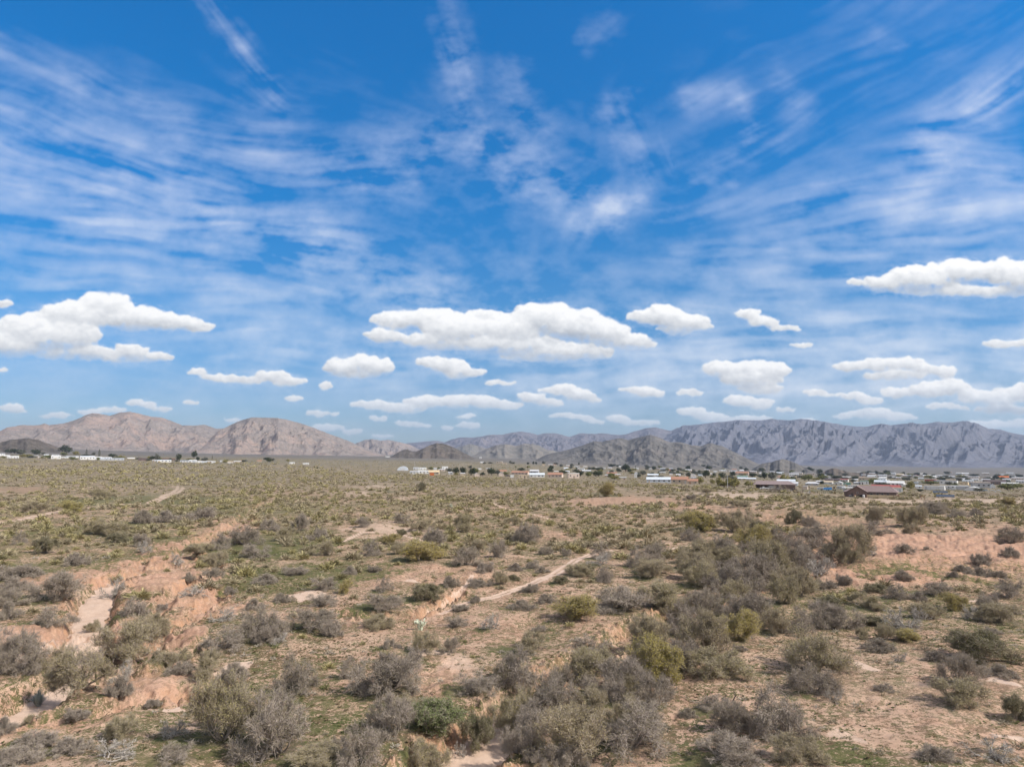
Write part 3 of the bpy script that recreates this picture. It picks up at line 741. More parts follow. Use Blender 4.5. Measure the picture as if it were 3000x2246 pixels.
# trees: centre, base, width, height (pixels), kind: d dark round, e grey-green, l light green, p palm, k column cypress, y yellow-green
TREE_BOX = [((1100, 1300, 4.424), """
1040 398 90 90 d;1130 398 80 95 d;1240 405 120 90 d;1300 380 80 60 l;1500 405 110 90 d;1580 400 90 65 e;1890 355 95 45 d;1820 362 42 80 p;1975 400 52 125 p;1390 412 65 45 d;820 335 45 35 l;720 338 60 40 l;620 335 70 40 e;960 365 90 50 e;1050 405 60 30 y;1230 320 50 40 e;1745 255 40 35 e;1785 262 60 30 e;2045 270 30 40 d;2080 268 30 35 d;1980 268 40 30 d;2180 268 42 44 e;1680 405 90 45 l;1410 260 50 24 e;1490 258 60 24 e;350 340 110 40 y"""),
((1600, 1300, 4.424), """
65 375 90 65 d;70 335 70 55 d;240 388 70 40 d;445 420 100 75 d;545 428 90 68 l;680 425 130 75 d;395 378 35 75 k;840 448 80 70 l;1200 440 60 50 e;890 462 130 50 y;1030 365 110 100 d;1085 375 55 50 d;1845 432 65 70 e;2070 440 100 90 d;1395 340 60 50 d;1830 335 80 50 d;2110 345 80 60 d;1990 520 110 90 y;2160 520 70 60 y;1720 350 50 40 d;1160 340 14 60 k;850 300 100 40 d;940 300 80 30 d;1300 305 50 35 e;130 270 60 28 d;425 276 26 34 d;330 285 40 30 e;1250 405 110 60 e;1480 450 90 40 e;1340 450 110 40 e;1630 400 90 50 e;1700 440 50 40 y;560 340 60 40 e;700 330 100 30 e;1920 390 60 50 e;2040 300 60 30 d"""),
((2100, 1340, 4.424), """
85 275 95 75 d;205 250 75 65 d;30 380 80 130 y;230 390 120 110 y;415 385 100 75 y;720 290 105 95 e;625 280 80 90 d;880 330 110 100 y;650 300 26 100 p;990 330 80 60 l;1190 300 160 70 l;1370 290 120 60 l;1550 280 130 45 d;1200 195 110 65 d;1340 222 70 65 d;1330 260 100 50 d;2010 215 110 30 d;2190 215 40 45 d;600 185 100 50 d;380 180 60 45 d;460 262 80 60 d;1000 185 60 30 d;800 200 60 40 d;880 180 50 30 d;1770 330 60 50 e;2080 340 130 60 e;90 380 120 80 y;550 250 60 30 e;1100 275 100 40 e;1460 222 60 40 e;160 385 100 110 y;1290 300 80 40 y;1650 235 80 30 e;320 150 50 30 d;700 250 60 40 e;860 262 40 70 p"""),
((2500, 1340, 4.424), """
425 212 75 40 d;510 215 40 30 d;650 225 35 35 d;830 240 60 40 d;930 235 50 30 d;1360 248 24 30 p;1560 245 90 28 d;1855 288 70 48 d;1930 300 50 40 d;740 412 90 80 y;250 340 150 60 l;380 370 160 35 d;870 440 70 30 d;1000 350 200 40 l;1250 360 80 40 e;1700 350 60 40 e;2000 420 150 70 l;2130 400 120 50 l;560 360 60 40 e;1330 365 80 30 l;2120 250 60 30 e;2050 262 60 25 d;1150 300 50 30 e;700 300 80 40 e;1480 300 60 30 e;1640 440 130 40 e;1050 250 50 30 d;620 430 90 40 l;200 215 100 30 d;80 235 50 30 d;1920 400 70 40 l"""),
((0, 1280, 5.53), """
1050 265 150 110 d;1110 262 45 80 d;590 290 115 75 d;240 265 170 60 d;330 290 110 60 e;1400 300 30 90 k;1605 330 36 110 k;1525 300 60 45 e;1230 300 80 60 y;1820 335 115 55 d;1970 350 90 50 y;800 350 110 45 l;1020 300 90 45 l;130 260 80 45 d;1390 320 120 40 e;700 285 50 35 e;60 340 80 30 y;480 335 110 25 d"""),
((400, 1280, 4.424), """
265 310 65 80 e;200 302 55 50 d;535 310 65 80 d;745 280 70 90 d;745 250 26 40 p;800 305 50 45 d;980 285 12 45 k;883 280 9 25 k;1720 328 70 60 d;1150 335 60 35 y;1390 325 80 30 e;430 300 40 25 d;870 305 70 25 e"""),
]
TREES = []
for (ox, oy, sc), txt in TREE_BOX:
    for it in txt.replace("\n", ";").split(";"):
        if it.strip():
            a = it.split()
            TREES.append((ox + float(a[0]) / sc, oy + float(a[1]) / sc, float(a[2]) / sc, float(a[3]) / sc, a[4]))
for (x0, x1, y0, y1, st, wc, rc) in BUILDINGS:
    gx, gy, gz, gd = px_ground((x0 + x1) / 2, y1)
    r_ = (x1 - x0) * gd / F_PX * .6
    TOWN_PADS.append((gx, gy + r_ * .3, r_ + 2))
for t_ in ((2550, 1456, 16), (2520, 1456, 10), (2590, 1457, 10), (2267, 1431, 16), (2240, 1433, 10), (2300, 1433, 10), (2330, 1434, 8), (2420, 1437, 10)):
    gx, gy, gz, gd = px_ground(t_[0], t_[1]); TOWN_PADS.append((gx, gy + 6, t_[2]))
def scatter():
    out = []
    def zone(d0, d1, n, wlo, whi, keep_hand):
        az = rng.uniform(R(-40), R(40), n); d = np.sqrt(rng.uniform(d0 * d0, d1 * d1, n))
        x, y = d * np.sin(az), d * np.cos(az)
        b = bareness(x, y)
        dens = .62 + .9 * fbm(x * .02, y * .012, 4, 301) + .35 * fbm(x * .09, y * .06, 3, 311)
        ok = (rng.rand(n) < dens) & (rng.rand(n) > b * 1.05)
        for (tx, ty, tr) in TOWN_PADS:
            ok &= np.hypot(x - tx, y - ty) > tr
        x, y, d = x[ok], y[ok], d[ok]
        w = wlo + (whi - wlo) * rng.rand(len(x)) ** 1.7
        w *= np.where(rng.rand(len(x)) < .25, .6, 1)
        w *= 1 + .45 * fbm(x * .015, y * .01, 3, 321)
        out.append(np.stack([x, y, d, w], 1))
    zone(46, 130, 300, .9, 2.6, True)
    zone(110, 360, 12500, .9, 4.8, True)
    zone(360, 700, 15000, 1.7, 5.0, False)
    zone(700, 1500, 18000, 2.6, 5.6, False)
    a = np.concatenate(out)
    # among the houses the scrub is low and thin
    p_, q_, _ = to_px(a[:, 0], a[:, 1], z_base(a[:, 0], a[:, 1]))
    lim = np.interp(p_, [-200, 0, 800, 1150, 1500, 2000, 2400, 3000, 3200], [1352, 1352, 1356, 1384, 1404, 1424, 1446, 1452, 1452])
    intown = (q_ < lim) & (a[:, 2] < 1700)
    a[intown, 3] = np.minimum(a[intown, 3], 3.4) * .8
    a = a[~(intown & (rng.rand(len(a)) < .62))]
    hx = np.array([[s.x, s.y, s.wm] for s in SHRUBS])
    keep = np.ones(len(a), bool)
    near = a[:, 2] < 380
    ia = np.where(near)[0]
    # keep clear of the shrubs placed by hand, and of one another
    px, py, _ = to_px(a[:, 0], a[:, 1], z_base(a[:, 0], a[:, 1]))
    for i in ia:
        dd = np.hypot(hx[:, 0] - a[i, 0], hx[:, 1] - a[i, 1])
        if (dd < .48 * (hx[:, 2] + a[i, 3])).any():
            keep[i] = False
        elif (py[i] > 1640 and rng.rand() < .45) or (px[i] > 1950 and py[i] > 1800):
            keep[i] = False
    idx = [i for i in ia if keep[i]]
    idx.sort(key=lambda i: -a[i, 3])
    P = a[idx]
    for k in range(1, len(idx)):
        q = P[:k]
        kk = keep[idx[:k]]
        dd = np.hypot(q[kk, 0] - P[k, 0], q[kk, 1] - P[k, 1])
        if (dd < .31 * (q[kk, 3] + P[k, 3])).any():
            keep[idx[k]] = False
    return a[keep], px[keep], py[keep]
WILD, WPX, WPY = scatter()
WK = fbm(WILD[:, 0] * .02, WILD[:, 1] * .015, 3, 341) + rng.normal(0, .32, len(WILD))
# the 300 shrubs that show largest are things of their own, the rest are one mass of scrub
cand = [(s.w, 0, i) for i, s in enumerate(SHRUBS)] + [(WILD[i, 3] * F_PX / WILD[i, 2], 1, i) for i in range(len(WILD)) if -60 < WPX[i] < 3060 and WPY[i] < 2330]
cand.sort(key=lambda c: (c[1] == 1, -c[0]))
take = [c[2] for c in cand if c[1] == 1][:max(0, 300 - N_HAND)]
wild_left = np.ones(len(WILD), bool)
for i in take:
    x, y, d, w = WILD[i]
    s = Shrub(); s.x, s.y, s.d, s.wm = x, y, d, w
    s.kind = "y" if WK[i] > .62 else ("o" if WK[i] > .05 else ("s" if w < 2.0 else "g"))
    s.hm = w * (.42 + .2 * rng.rand()); s.hand = False
    s.px, s.py, s.w, s.h = WPX[i], WPY[i], w * F_PX / d, s.hm * F_PX / d
    SHRUBS.append(s); wild_left[i] = False
for s in SHRUBS:
    s.z = 0.0
_z = terrain(np.array([s.x for s in SHRUBS]), np.array([s.y for s in SHRUBS]))
for s, z in zip(SHRUBS, _z):
    s.z = float(z) - .05

# ------------------------------------------------------------------ the ground: one sheet out to the horizon
def build_ground():
    ypx = np.arange(2420, 1400, -2.3)
    d1 = CAM_Z * F_PX / (ypx - HORIZON)
    d0 = np.geomspace(2.0, d1[0] * .97, 22)
    d2 = np.geomspace(d1[-1] * 1.006, 13500, 190)
    D = np.concatenate([d0, d1, d2])
    azc = np.linspace(R(-41), R(41), 1300)
    azo = np.linspace(R(41), R(319), 90)[1:-1]
    AZ = np.concatenate([azc, azo])
    nr, nc = len(D), len(AZ)
    X = D[:, None] * np.sin(AZ)[None]; Y = D[:, None] * np.cos(AZ)[None]
    x, y = X.ravel(), Y.ravel()
    z, floor, bank, wob, d = terrain(x, y, True)
    n1 = fbm(x * .12, y * .09, 5, 401); n2 = fbm(x * .9, y * .7, 4, 411); n3 = fbm(x * .03, y * .02, 4, 421)
    green = np.zeros_like(x); pale = np.zeros_like(x); red = np.zeros_like(x)
    wx, wy = x + 5 * n1 * np.clip(d / 90, .5, 5), y + 7 * n1 * np.clip(d / 90, .5, 8)
    for (cx, cy, rx, ry, kind, k) in PATCH_G:
        az = math.atan2(cx, cy); ca, sa = math.cos(az), math.sin(az)
        R_ = max(rx, ry) * 1.7
        m = (abs(x - cx) < R_ + 12) & (abs(y - cy) < R_ + 12)
        u = ((wx[m] - cx) * ca - (wy[m] - cy) * sa) / rx; v = ((wx[m] - cx) * sa + (wy[m] - cy) * ca) / ry
        q = np.hypot(u, v) + .35 * n2[m]
        t = k * (1 - sstep(.45 if k < .5 else .7, 1.25 if k < .5 or kind == "green" else 1.05, q))
        tgt = {"green": green, "pale": pale, "red": red}[kind]
        tgt[m] = np.maximum(tgt[m], t)
    green = np.maximum(green, (.33 + .6 * n3 + .45 * n1) * (1 - sstep(700, 1200, d)) * (1 - .8 * red))
    track = np.zeros_like(x)
    for pl in TRACK_PL:
        lo = pl[:, :2].min(0) - 6; hi = pl[:, :2].max(0) + 6
        m = (x > lo[0]) & (x < hi[0]) & (y > lo[1]) & (y < hi[1])
        dd, w = seg_dist(x[m] + .5 * n1[m], y[m] + .5 * n1[m], pl)
        t = 1 - sstep(w * .7, w * 1.25 + .2, dd + .35 * n2[m])
        mid = np.exp(-(dd / (.30 * w + .05)) ** 2) * .55 * (n1[m] > -.25)      # grass left between the wheel tracks
        track[m] = np.maximum(track[m], t * (1 - mid))
        z[m] -= .07 * t
    pale = np.maximum(pale, np.maximum(floor, track * .72))
    # rills and hummocks on the bare red ground
    rr = ridged(x * .10 + .3 * n1, y * .16, 4, 441)
    z = z - red * ((rr - .35) * 1.3 + (ridged(x * .42, y * .6, 3, 443) - .4) * .42) * (1 - sstep(260, 420, d))
    rough_b = ridged(x * .55 + .5 * n1, y * .55, 4, 451)
    z = z + bank * (rough_b - .4) * .85 + floor * (.06 * n2)
    # shrubs hold a litter mound and green growth in their shade
    litter = np.zeros_like(x)
    nearm = np.where((d < 330) & (d > 30) & (np.abs(np.arctan2(x, y)) < R(42)))[0]
    xs, ys = x[nearm], y[nearm]; order = np.argsort(ys); xs_s, ys_s = xs[order], ys[order]
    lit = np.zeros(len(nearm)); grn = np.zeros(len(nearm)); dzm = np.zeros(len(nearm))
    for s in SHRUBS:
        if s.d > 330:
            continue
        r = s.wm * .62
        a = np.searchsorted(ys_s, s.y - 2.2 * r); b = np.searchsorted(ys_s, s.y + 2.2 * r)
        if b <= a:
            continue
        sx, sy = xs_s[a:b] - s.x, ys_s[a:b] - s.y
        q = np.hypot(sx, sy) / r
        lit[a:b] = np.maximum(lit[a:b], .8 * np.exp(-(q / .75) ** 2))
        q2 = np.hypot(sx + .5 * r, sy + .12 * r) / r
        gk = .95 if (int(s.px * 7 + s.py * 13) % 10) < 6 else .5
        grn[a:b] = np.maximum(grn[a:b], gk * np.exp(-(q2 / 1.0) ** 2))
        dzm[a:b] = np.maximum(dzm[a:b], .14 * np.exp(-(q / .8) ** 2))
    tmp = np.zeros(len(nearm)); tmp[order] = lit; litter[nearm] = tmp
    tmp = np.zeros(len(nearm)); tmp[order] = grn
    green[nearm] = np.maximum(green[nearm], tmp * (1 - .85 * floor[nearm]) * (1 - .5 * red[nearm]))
    tmp = np.zeros(len(nearm)); tmp[order] = dzm; z[nearm] += tmp
    green = np.clip(green * (1 - pale) , 0, 1)
    z += (.05 * n2 + .10 * fbm(x * .4, y * .4, 3, 431)) * (1 - sstep(120, 260, d)) * (1 - .7 * floor)
    bank = np.maximum(bank * (d < 420), sstep(1200, 2200, d))
    soil = np.stack([green, np.clip(pale, 0, 1), np.clip(red, 0, 1), np.clip(bank, 0, 1)], 1)
    far = .75 * sstep(170, 560, d) + .25 * sstep(500, 1200, d)
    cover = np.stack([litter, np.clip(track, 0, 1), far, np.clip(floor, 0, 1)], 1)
    i = np.arange(nr - 1)[:, None] * nc; j = np.arange(nc)[None]; j2 = (j + 1) % nc
    f = np.stack([i + j, i + j2, i + nc + j2, i + nc + j], -1).reshape(-1, 4)[:, ::-1]
    me = new_mesh("ground", np.stack([x, y, z], 1), [f], smooth=True, mats=[mat_ground()])
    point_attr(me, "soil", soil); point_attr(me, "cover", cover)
    o = add_obj("ground", me); tag(o, kind="structure")
    return o

def mat_ground():
    m = Mat("desert_soil", .95, .05)
    _, g, pale, red, bank = m.attr("soil")
    _, lit, track, far, floor = m.attr("cover")
    big = m.noise(.05, 4); mid = m.noise(.6, 5, .6); fin = m.noise(5.0, 6, .68); tiny = m.noise(22.0, 4, .7)
    dirt = m.mix(m.step(mid, .35, .65), (.445, .278, .194), (.565, .378, .272))
    dirt = m.mix(m.mul(m.step(big, .4, .65), .5), dirt, (.47, .35, .25))
    redc = m.mix(m.step(mid, .3, .7), (.435, .252, .170), (.550, .340, .245))
    c = m.mix(m.mul(red, .95), dirt, redc)
    # dried annual plants: brown-green flecks that break up the bare soil
    fl = m.noise(2.2, 5, .70, dist=.6)
    fl2 = m.noise(7.5, 4, .65)
    clump = m.step(m.noise(.16, 4, .6), .36, .60)
    thr = m.add(m.mul(fl, .75), m.mul(fl2, .45))
    thr = m.add(thr, m.mul(clump, .09))
    fleck = m.step(thr, .640, .662)
    bare = m.add(m.mul(m.step(pale, .25, .8), .90), m.mul(red, .75))
    keep = math_node(m.t, 'SUBTRACT', 1.0, bare); keep = math_node(m.t, 'MAXIMUM', keep, 0.0)
    fcol = m.mix(m.step(mid, .4, .6), (.150, .105, .062), (.085, .092, .036))
    c = m.mix(m.mul(m.mul(fleck, keep), .92), c, fcol)
    # green annual growth
    gth = m.add(m.mul(m.noise(1.5, 6, .72, dist=.4), .9), m.mul(fl2, .35))
    gmask = m.step(m.add(gth, m.mul(g, .48)), .80, .98)
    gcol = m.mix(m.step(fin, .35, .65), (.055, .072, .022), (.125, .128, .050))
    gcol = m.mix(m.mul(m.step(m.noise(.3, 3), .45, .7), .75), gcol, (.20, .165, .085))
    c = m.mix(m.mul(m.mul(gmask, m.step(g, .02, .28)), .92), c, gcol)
    # twig litter below the shrubs
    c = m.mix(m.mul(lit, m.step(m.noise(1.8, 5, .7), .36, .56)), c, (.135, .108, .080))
    sand = m.mix(m.step(mid, .3, .7), (.55, .395, .300), (.63, .47, .365))
    c = m.mix(m.step(m.add(pale, m.mul(m.add(fin, -.5), .55)), .30, .62), c, sand)
    bk = m.mix(m.step(fin, .35, .65), (.42, .235, .140), (.52, .320, .210))
    c = m.mix(m.mul(m.mul(bank, m.step(m.noise(.8, 4), .40, .58)), m.step(m.noise(.13, 3), .46, .60)), c, bk)
    # the far plain, closed scrub seen edge-on
    fn = m.noise(.09, 6, .7, stretch=(1, .35, 1)); fn2 = m.noise(.012, 5, .65, stretch=(1, .3, 1))
    scrub = m.mix(m.step(fn, .38, .62), (.165, .143, .098), (.270, .228, .165))
    scrub = m.mix(m.mul(m.step(fn2, .42, .62), .6), scrub, (.155, .148, .100))
    scrub = m.mix(m.mul(m.mul(bank, far), .8), scrub, m.mix(m.step(fn2, .35, .65), (.105, .104, .098), (.165, .156, .150)))
    c = m.mix(m.mul(far, .92), c, scrub)
    c = m.mix(m.mul(m.step(tiny, .40, .60), .22), c, m.mix(1.0, c, (.55, .52, .50), 'MULTIPLY'))
    m.bump(m.add(m.mul(fin, .7), m.mul(tiny, .3)), .75, .09)
    return m.color(c)

ground = build_ground()

# ------------------------------------------------------------------ mountains and hills
def sky_poly(s):
    return np.array([tuple(map(float, p.split())) for p in s.split(",")])

def mountain(name, crest, dist, foot, back, cols, rows, mat, spur=.30, rough=.22, spur_n=7, lean=0.0, seed=0, bulge=.9, crest_noise=1.2, foot_y=None, far_fall=.8, smooth_px=60, apron=1.0):
    """A range whose skyline follows the crest (pixels); foot and back are its depth in metres before and behind the crest line."""
    P = sky_poly(crest)
    u = np.linspace(0, 1, cols)
    px = P[0, 0] + u * (P[-1, 0] - P[0, 0])
    py = np.interp(px, P[:, 0], P[:, 1])
    raw = py + crest_noise * (fbm(px * .05, px * 0, 4, seed + 3) + .5 * fbm(px * .22, px * 0, 3, seed + 4)) * sstep(0, .06, u) * sstep(0, .06, 1 - u)
    win_ = max(3, int(cols * smooth_px / (P[-1, 0] - P[0, 0]))) | 1
    ker = np.hanning(win_ + 2)[1:-1]; ker /= ker.sum()
    py = np.convolve(np.pad(py, win_ // 2, mode='edge'), ker, 'valid')[:cols]      # the body of the range is smoother than its skyline
    nf = int(rows * .74); nb = rows - nf
    tf = np.linspace(0, 1, nf); tb = np.linspace(0, 1, nb + 1)[1:]
    dirs = np.array([px_dir(a, b) for a, b in zip(px, py)])           # unit horizontal
    dist_u = dist * (1 + .06 * fbm(u * 5, u * 0, 3, seed + 8))
    zc = CAM_Z + dirs[:, 2] * dist_u
    top_add = (py - raw) / F_PX * dist_u
    ft = foot * (.8 + .4 * (fbm(u * 6, u * 0 + 3, 3, seed + 9) + .5))
    Dm = np.concatenate([(dist_u - ft)[None] + tf[:, None] * ft[None], dist_u[None] + tb[:, None] * back], 0)
    X = Dm * dirs[None, :, 0]; Y = Dm * dirs[None, :, 1]
    zf = z_base(X.ravel(), Y.ravel()).reshape(X.shape) - 4
    T = np.concatenate([tf, 1 + tb])[:, None] * np.ones((1, cols))
    Tc = np.clip(T, 0, 1)
    H = np.maximum(zc[None] - zf, 0)
    prof = Tc ** 1.15 * bulge + (1 - bulge) * sstep(0, 1, Tc)
    # spurs and gullies running down from the crest, leaning sideways
    su = (u[None] * spur_n) + lean * (1 - Tc) + .5 * fbm(u[None] * spur_n * .5, T * 1.2, 3, seed + 12)
    sp = np.clip(ridged(su * .85, T * .9, 3, seed + 15, .45) * 1.25, 0, 1)
    sub = ridged(su * 2.6, T * 1.8, 3, seed + 16, .5)
    sp2 = ridged(X / dist * 22 + .4 * T, Y / dist * 9, 5, seed + 20)
    det = ridged(X / dist * 70, Y / dist * 40, 5, seed + 30)
    fine = fbm(X / dist * 260, Y / dist * 160, 4, seed + 40)
    env = np.clip(4.3 * Tc ** apron * (1 - Tc) ** .85, 0, 1.1)
    amp = spur * (sp - .5) + spur * .35 * (sub - .5) + rough * (sp2 - .45) + rough * .45 * (det - .4) + rough * .10 * fine
    hh = H * (prof + env * amp * .62)
    front = T <= 1
    fall = np.clip(1 - (T - 1) * far_fall, 0, 1)
    hh = np.where(front, np.minimum(hh, H * np.minimum(.10 + 1.05 * Tc ** .7, .90 + .098 * Tc)), H * fall * (1 + .15 * (sp2 - .6)))
    hh = hh + top_add[None] * np.where(front, Tc ** 5, np.clip(1 - (T - 1) * 3, 0, 1)) * sstep(2, 14, H)
    Z = zf + np.maximum(hh, 0)
    Z = np.where(T == 0, zf, Z)
    nr = T.shape[0]
    i = np.arange(nr - 1)[:, None] * cols; j = np.arange(cols - 1)[None]
    f = np.stack([i + j, i + j + 1, i + cols + j + 1, i + cols + j], -1).reshape(-1, 4)
    me = new_mesh(name, np.stack([X, Y, Z], -1).reshape(-1, 3), [f], smooth=True, mats=[mat])
    o = add_obj(name, me); tag(o, kind="structure")
    return o

def mat_rock(name, a, b, shrub, pink, pk, sc, dots=.5, dot_sc=1.0):
    m = Mat(name, .95, .03)
    big = m.noise(.0022 * sc, 6, .62); mid = m.noise(.012 * sc, 6, .65); fin = m.noise(.06 * sc * dot_sc, 5, .7); spk = m.noise(.12 * sc * dot_sc, 3, .6)
    c = m.mix(m.step(mid, .36, .64), a, b)
    c = m.mix(m.mul(m.step(m.add(m.mul(big, .6), m.mul(mid, .4)), .46, .62), pk), c, pink)
    c = m.mix(m.mul(m.step(fin, .50, .62), dots), c, shrub)
    c = m.mix(m.mul(m.step(spk, .56, .68), .5), c, tuple(min(v * 1.45, .6) for v in b))
    m.bump(m.add(m.mul(fin, .6), m.mul(mid, .6)), .8, 9.0 / sc)
    return m.color(c)

M_LEFT = mat_rock("rock_pinkish", (.222, .188, .170), (.300, .252, .226), (.122, .116, .098), (.375, .262, .212), .75, 1.0, .72, 1.3)
M_KNOLL = mat_rock("rock_dark_boulders", (.088, .076, .063), (.170, .143, .122), (.034, .036, .022), (.20, .145, .118), .35, 2.0, .80, 2.6)
M_GREY = mat_rock("rock_grey", (.108, .102, .096), (.190, .176, .164), (.050, .052, .044), (.22, .18, .155), .30, 1.5, .78, 2.6)
M_GREEN = mat_rock("rock_green_grey", (.160, .148, .130), (.230, .210, .185), (.090, .090, .070), (.30, .235, .19), .40, 1.2, .66, 2.0)
M_BACK = mat_rock("rock_purple", (.132, .125, .142), (.190, .176, .194), (.085, .084, .098), (.26, .21, .21), .35, .55, .55, 2.2)
M_RIGHT = mat_rock("rock_lilac_grey", (.122, .128, .160), (.172, .172, .204), (.080, .084, .108), (.22, .205, .22), .30, .6, .55, 2.6)

mountain("mountain", "-330 1300,-200 1278,-100 1275,0 1263,20 1252,59 1245,100 1245,118 1244,131 1240,145 1245,190 1239,226 1227,253 1215,271 1210,298 1212,321 1217,352 1208,380 1206,407 1211,443 1220,475 1223,506 1234,533 1245,565 1246,601 1244,633 1255,655 1254,680 1248,720 1262,780 1285,850 1312,930 1330",
         5200, 1500, 900, 620, 130, M_LEFT, spur=.14, rough=.30, spur_n=9, lean=.3, seed=1100)
mountain("mountain", "560 1322,600 1300,640 1262,678 1243,696 1234.5,723 1226,741 1222,778 1223,814 1224,850 1231,882 1240,922 1254,958 1268,1000 1283,1027 1294,1045 1302,1080 1316,1115 1329,1150 1340",
         4300, 1200, 800, 520, 130, M_LEFT, spur=.12, rough=.30, spur_n=6, lean=.3, seed=1200)
mountain("hill", "-120 1330,-70 1312,-20 1301,30 1288,75 1283,110 1287,140 1298,165 1308,200 1322", 2600, 420, 300, 260, 80, M_KNOLL, spur=.12, rough=.26, spur_n=4, seed=1300, smooth_px=26)
mountain("mountain", "960 1335,1000 1318,1041 1299,1068 1288,1090 1286,1118 1290,1140 1288,1172 1295,1199 1301,1212 1308,1240 1322,1270 1335", 6800, 1500, 900, 300, 90, M_LEFT, spur=.3, rough=.4, spur_n=5, seed=1400, smooth_px=40)
mountain("mountain", "1080 1335,1130 1318,1165 1303,1199 1297,1226 1295,1253 1292,1280 1291,1303 1295,1325 1286,1348 1281,1384 1281,1407 1279,1434 1273,1470 1273,1497 1267,1524 1263,1551 1267,1574 1273,1601 1268,1624 1268,1646 1273,1669 1279,1701 1268,1741 1271,1759 1268,1787 1271,1814 1274,1836 1271,1859 1263,1891 1254,1922 1251,1949 1258,1967 1261,1985 1252,2010 1260,2060 1290,2110 1320",
         9500, 2400, 1200, 700, 130, M_BACK, spur=.28, rough=.30, spur_n=11, lean=.4, seed=1500)
mountain("mountain", "1860 1352,1900 1320,1950 1280,1985 1256,2000 1246,2045 1243,2090 1237,2127 1234,2158 1230,2203 1231,2235 1230,2262 1226,2280 1229,2298 1230,2320 1230,2344 1226,2366 1228,2384 1231,2429 1237,2475 1245,2511 1249,2542 1249,2579 1241,2610 1245,2669 1238,2700 1242,2746 1235,2787 1237,2814 1233,2836 1234,2868 1243,2895 1255,2931 1258,2963 1267,3000 1274,3080 1284,3200 1300,3350 1322,3480 1345",
         7600, 2700, 1500, 1000, 210, M_RIGHT, spur=.46, rough=.38, spur_n=19, lean=1.6, seed=1600, bulge=.82, apron=1.5)
mountain("hill", "1265 1342,1300 1322,1343 1309,1375 1300,1398 1305,1430 1316,1460 1330,1490 1342", 6200, 900, 500, 200, 80, M_GREEN, spur=.2, rough=.26, spur_n=4, seed=1700, smooth_px=40)
mountain("hill", "1340 1350,1393 1331,1420 1317,1452 1304,1479 1300,1511 1306,1525 1302,1538 1299,1560 1299,1583 1306,1601 1317,1640 1322,1690 1335,1740 1350", 4600, 900, 500, 340, 100, M_GREEN, spur=.2, rough=.26, spur_n=6, seed=1800, smooth_px=46)
mountain("hill", "1115 1354,1140 1340,1160 1328,1181 1317,1194 1316,1208 1321,1219 1322,1235 1315,1258 1304,1280 1297,1298 1299,1325 1308,1353 1322,1375 1334,1393 1344,1420 1354", 2700, 420, 300, 320, 110, M_KNOLL, spur=.12, rough=.26, spur_n=4, seed=1900, smooth_px=26, bulge=.75)
mountain("hill", "1540 1362,1575 1344,1601 1331,1633 1324,1669 1315,1701 1306,1732 1294,1741 1291,1764 1294,1787 1288,1814 1282,1841 1288,1868 1281,1904 1273,1927 1279,1954 1292,1967 1295,1994 1294,2027 1304,2054 1306,2068 1300,2081 1297,2113 1305,2145 1320,2181 1338,2217 1356,2250 1372,2275 1384", 3100, 700, 500, 520, 130, M_GREY, spur=.20, rough=.26, spur_n=9, seed=2000, smooth_px=36, bulge=.85)
mountain("hill", "2190 1384,2210 1370,2232 1358,2249 1354,2260 1353,2271 1349,2294 1344,2316 1349,2339 1360,2362 1371,2385 1382,2400 1388", 2250, 260, 200, 200, 80, M_GREY, spur=.12, rough=.22, spur_n=3, seed=2100, smooth_px=16, bulge=.8)
mountain("hill", "2400 1388,2420 1378,2436 1372,2447 1370.5,2458 1374,2475 1381,2500 1384,2530 1383,2560 1387,2590 1392", 1900, 160, 120, 140, 60, M_KNOLL, spur=.1, rough=.22, spur_n=3, seed=2200, smooth_px=12, bulge=.8)
# ------------------------------------------------------------------ shrub models
class Twigs:
    """Collects branch segments and leaf faces of one plant model."""
    def __init__(self):
        self.seg = []; self.tw = []; self.lf = []

def unit(v):
    return v / max(np.linalg.norm(v), 1e-9)

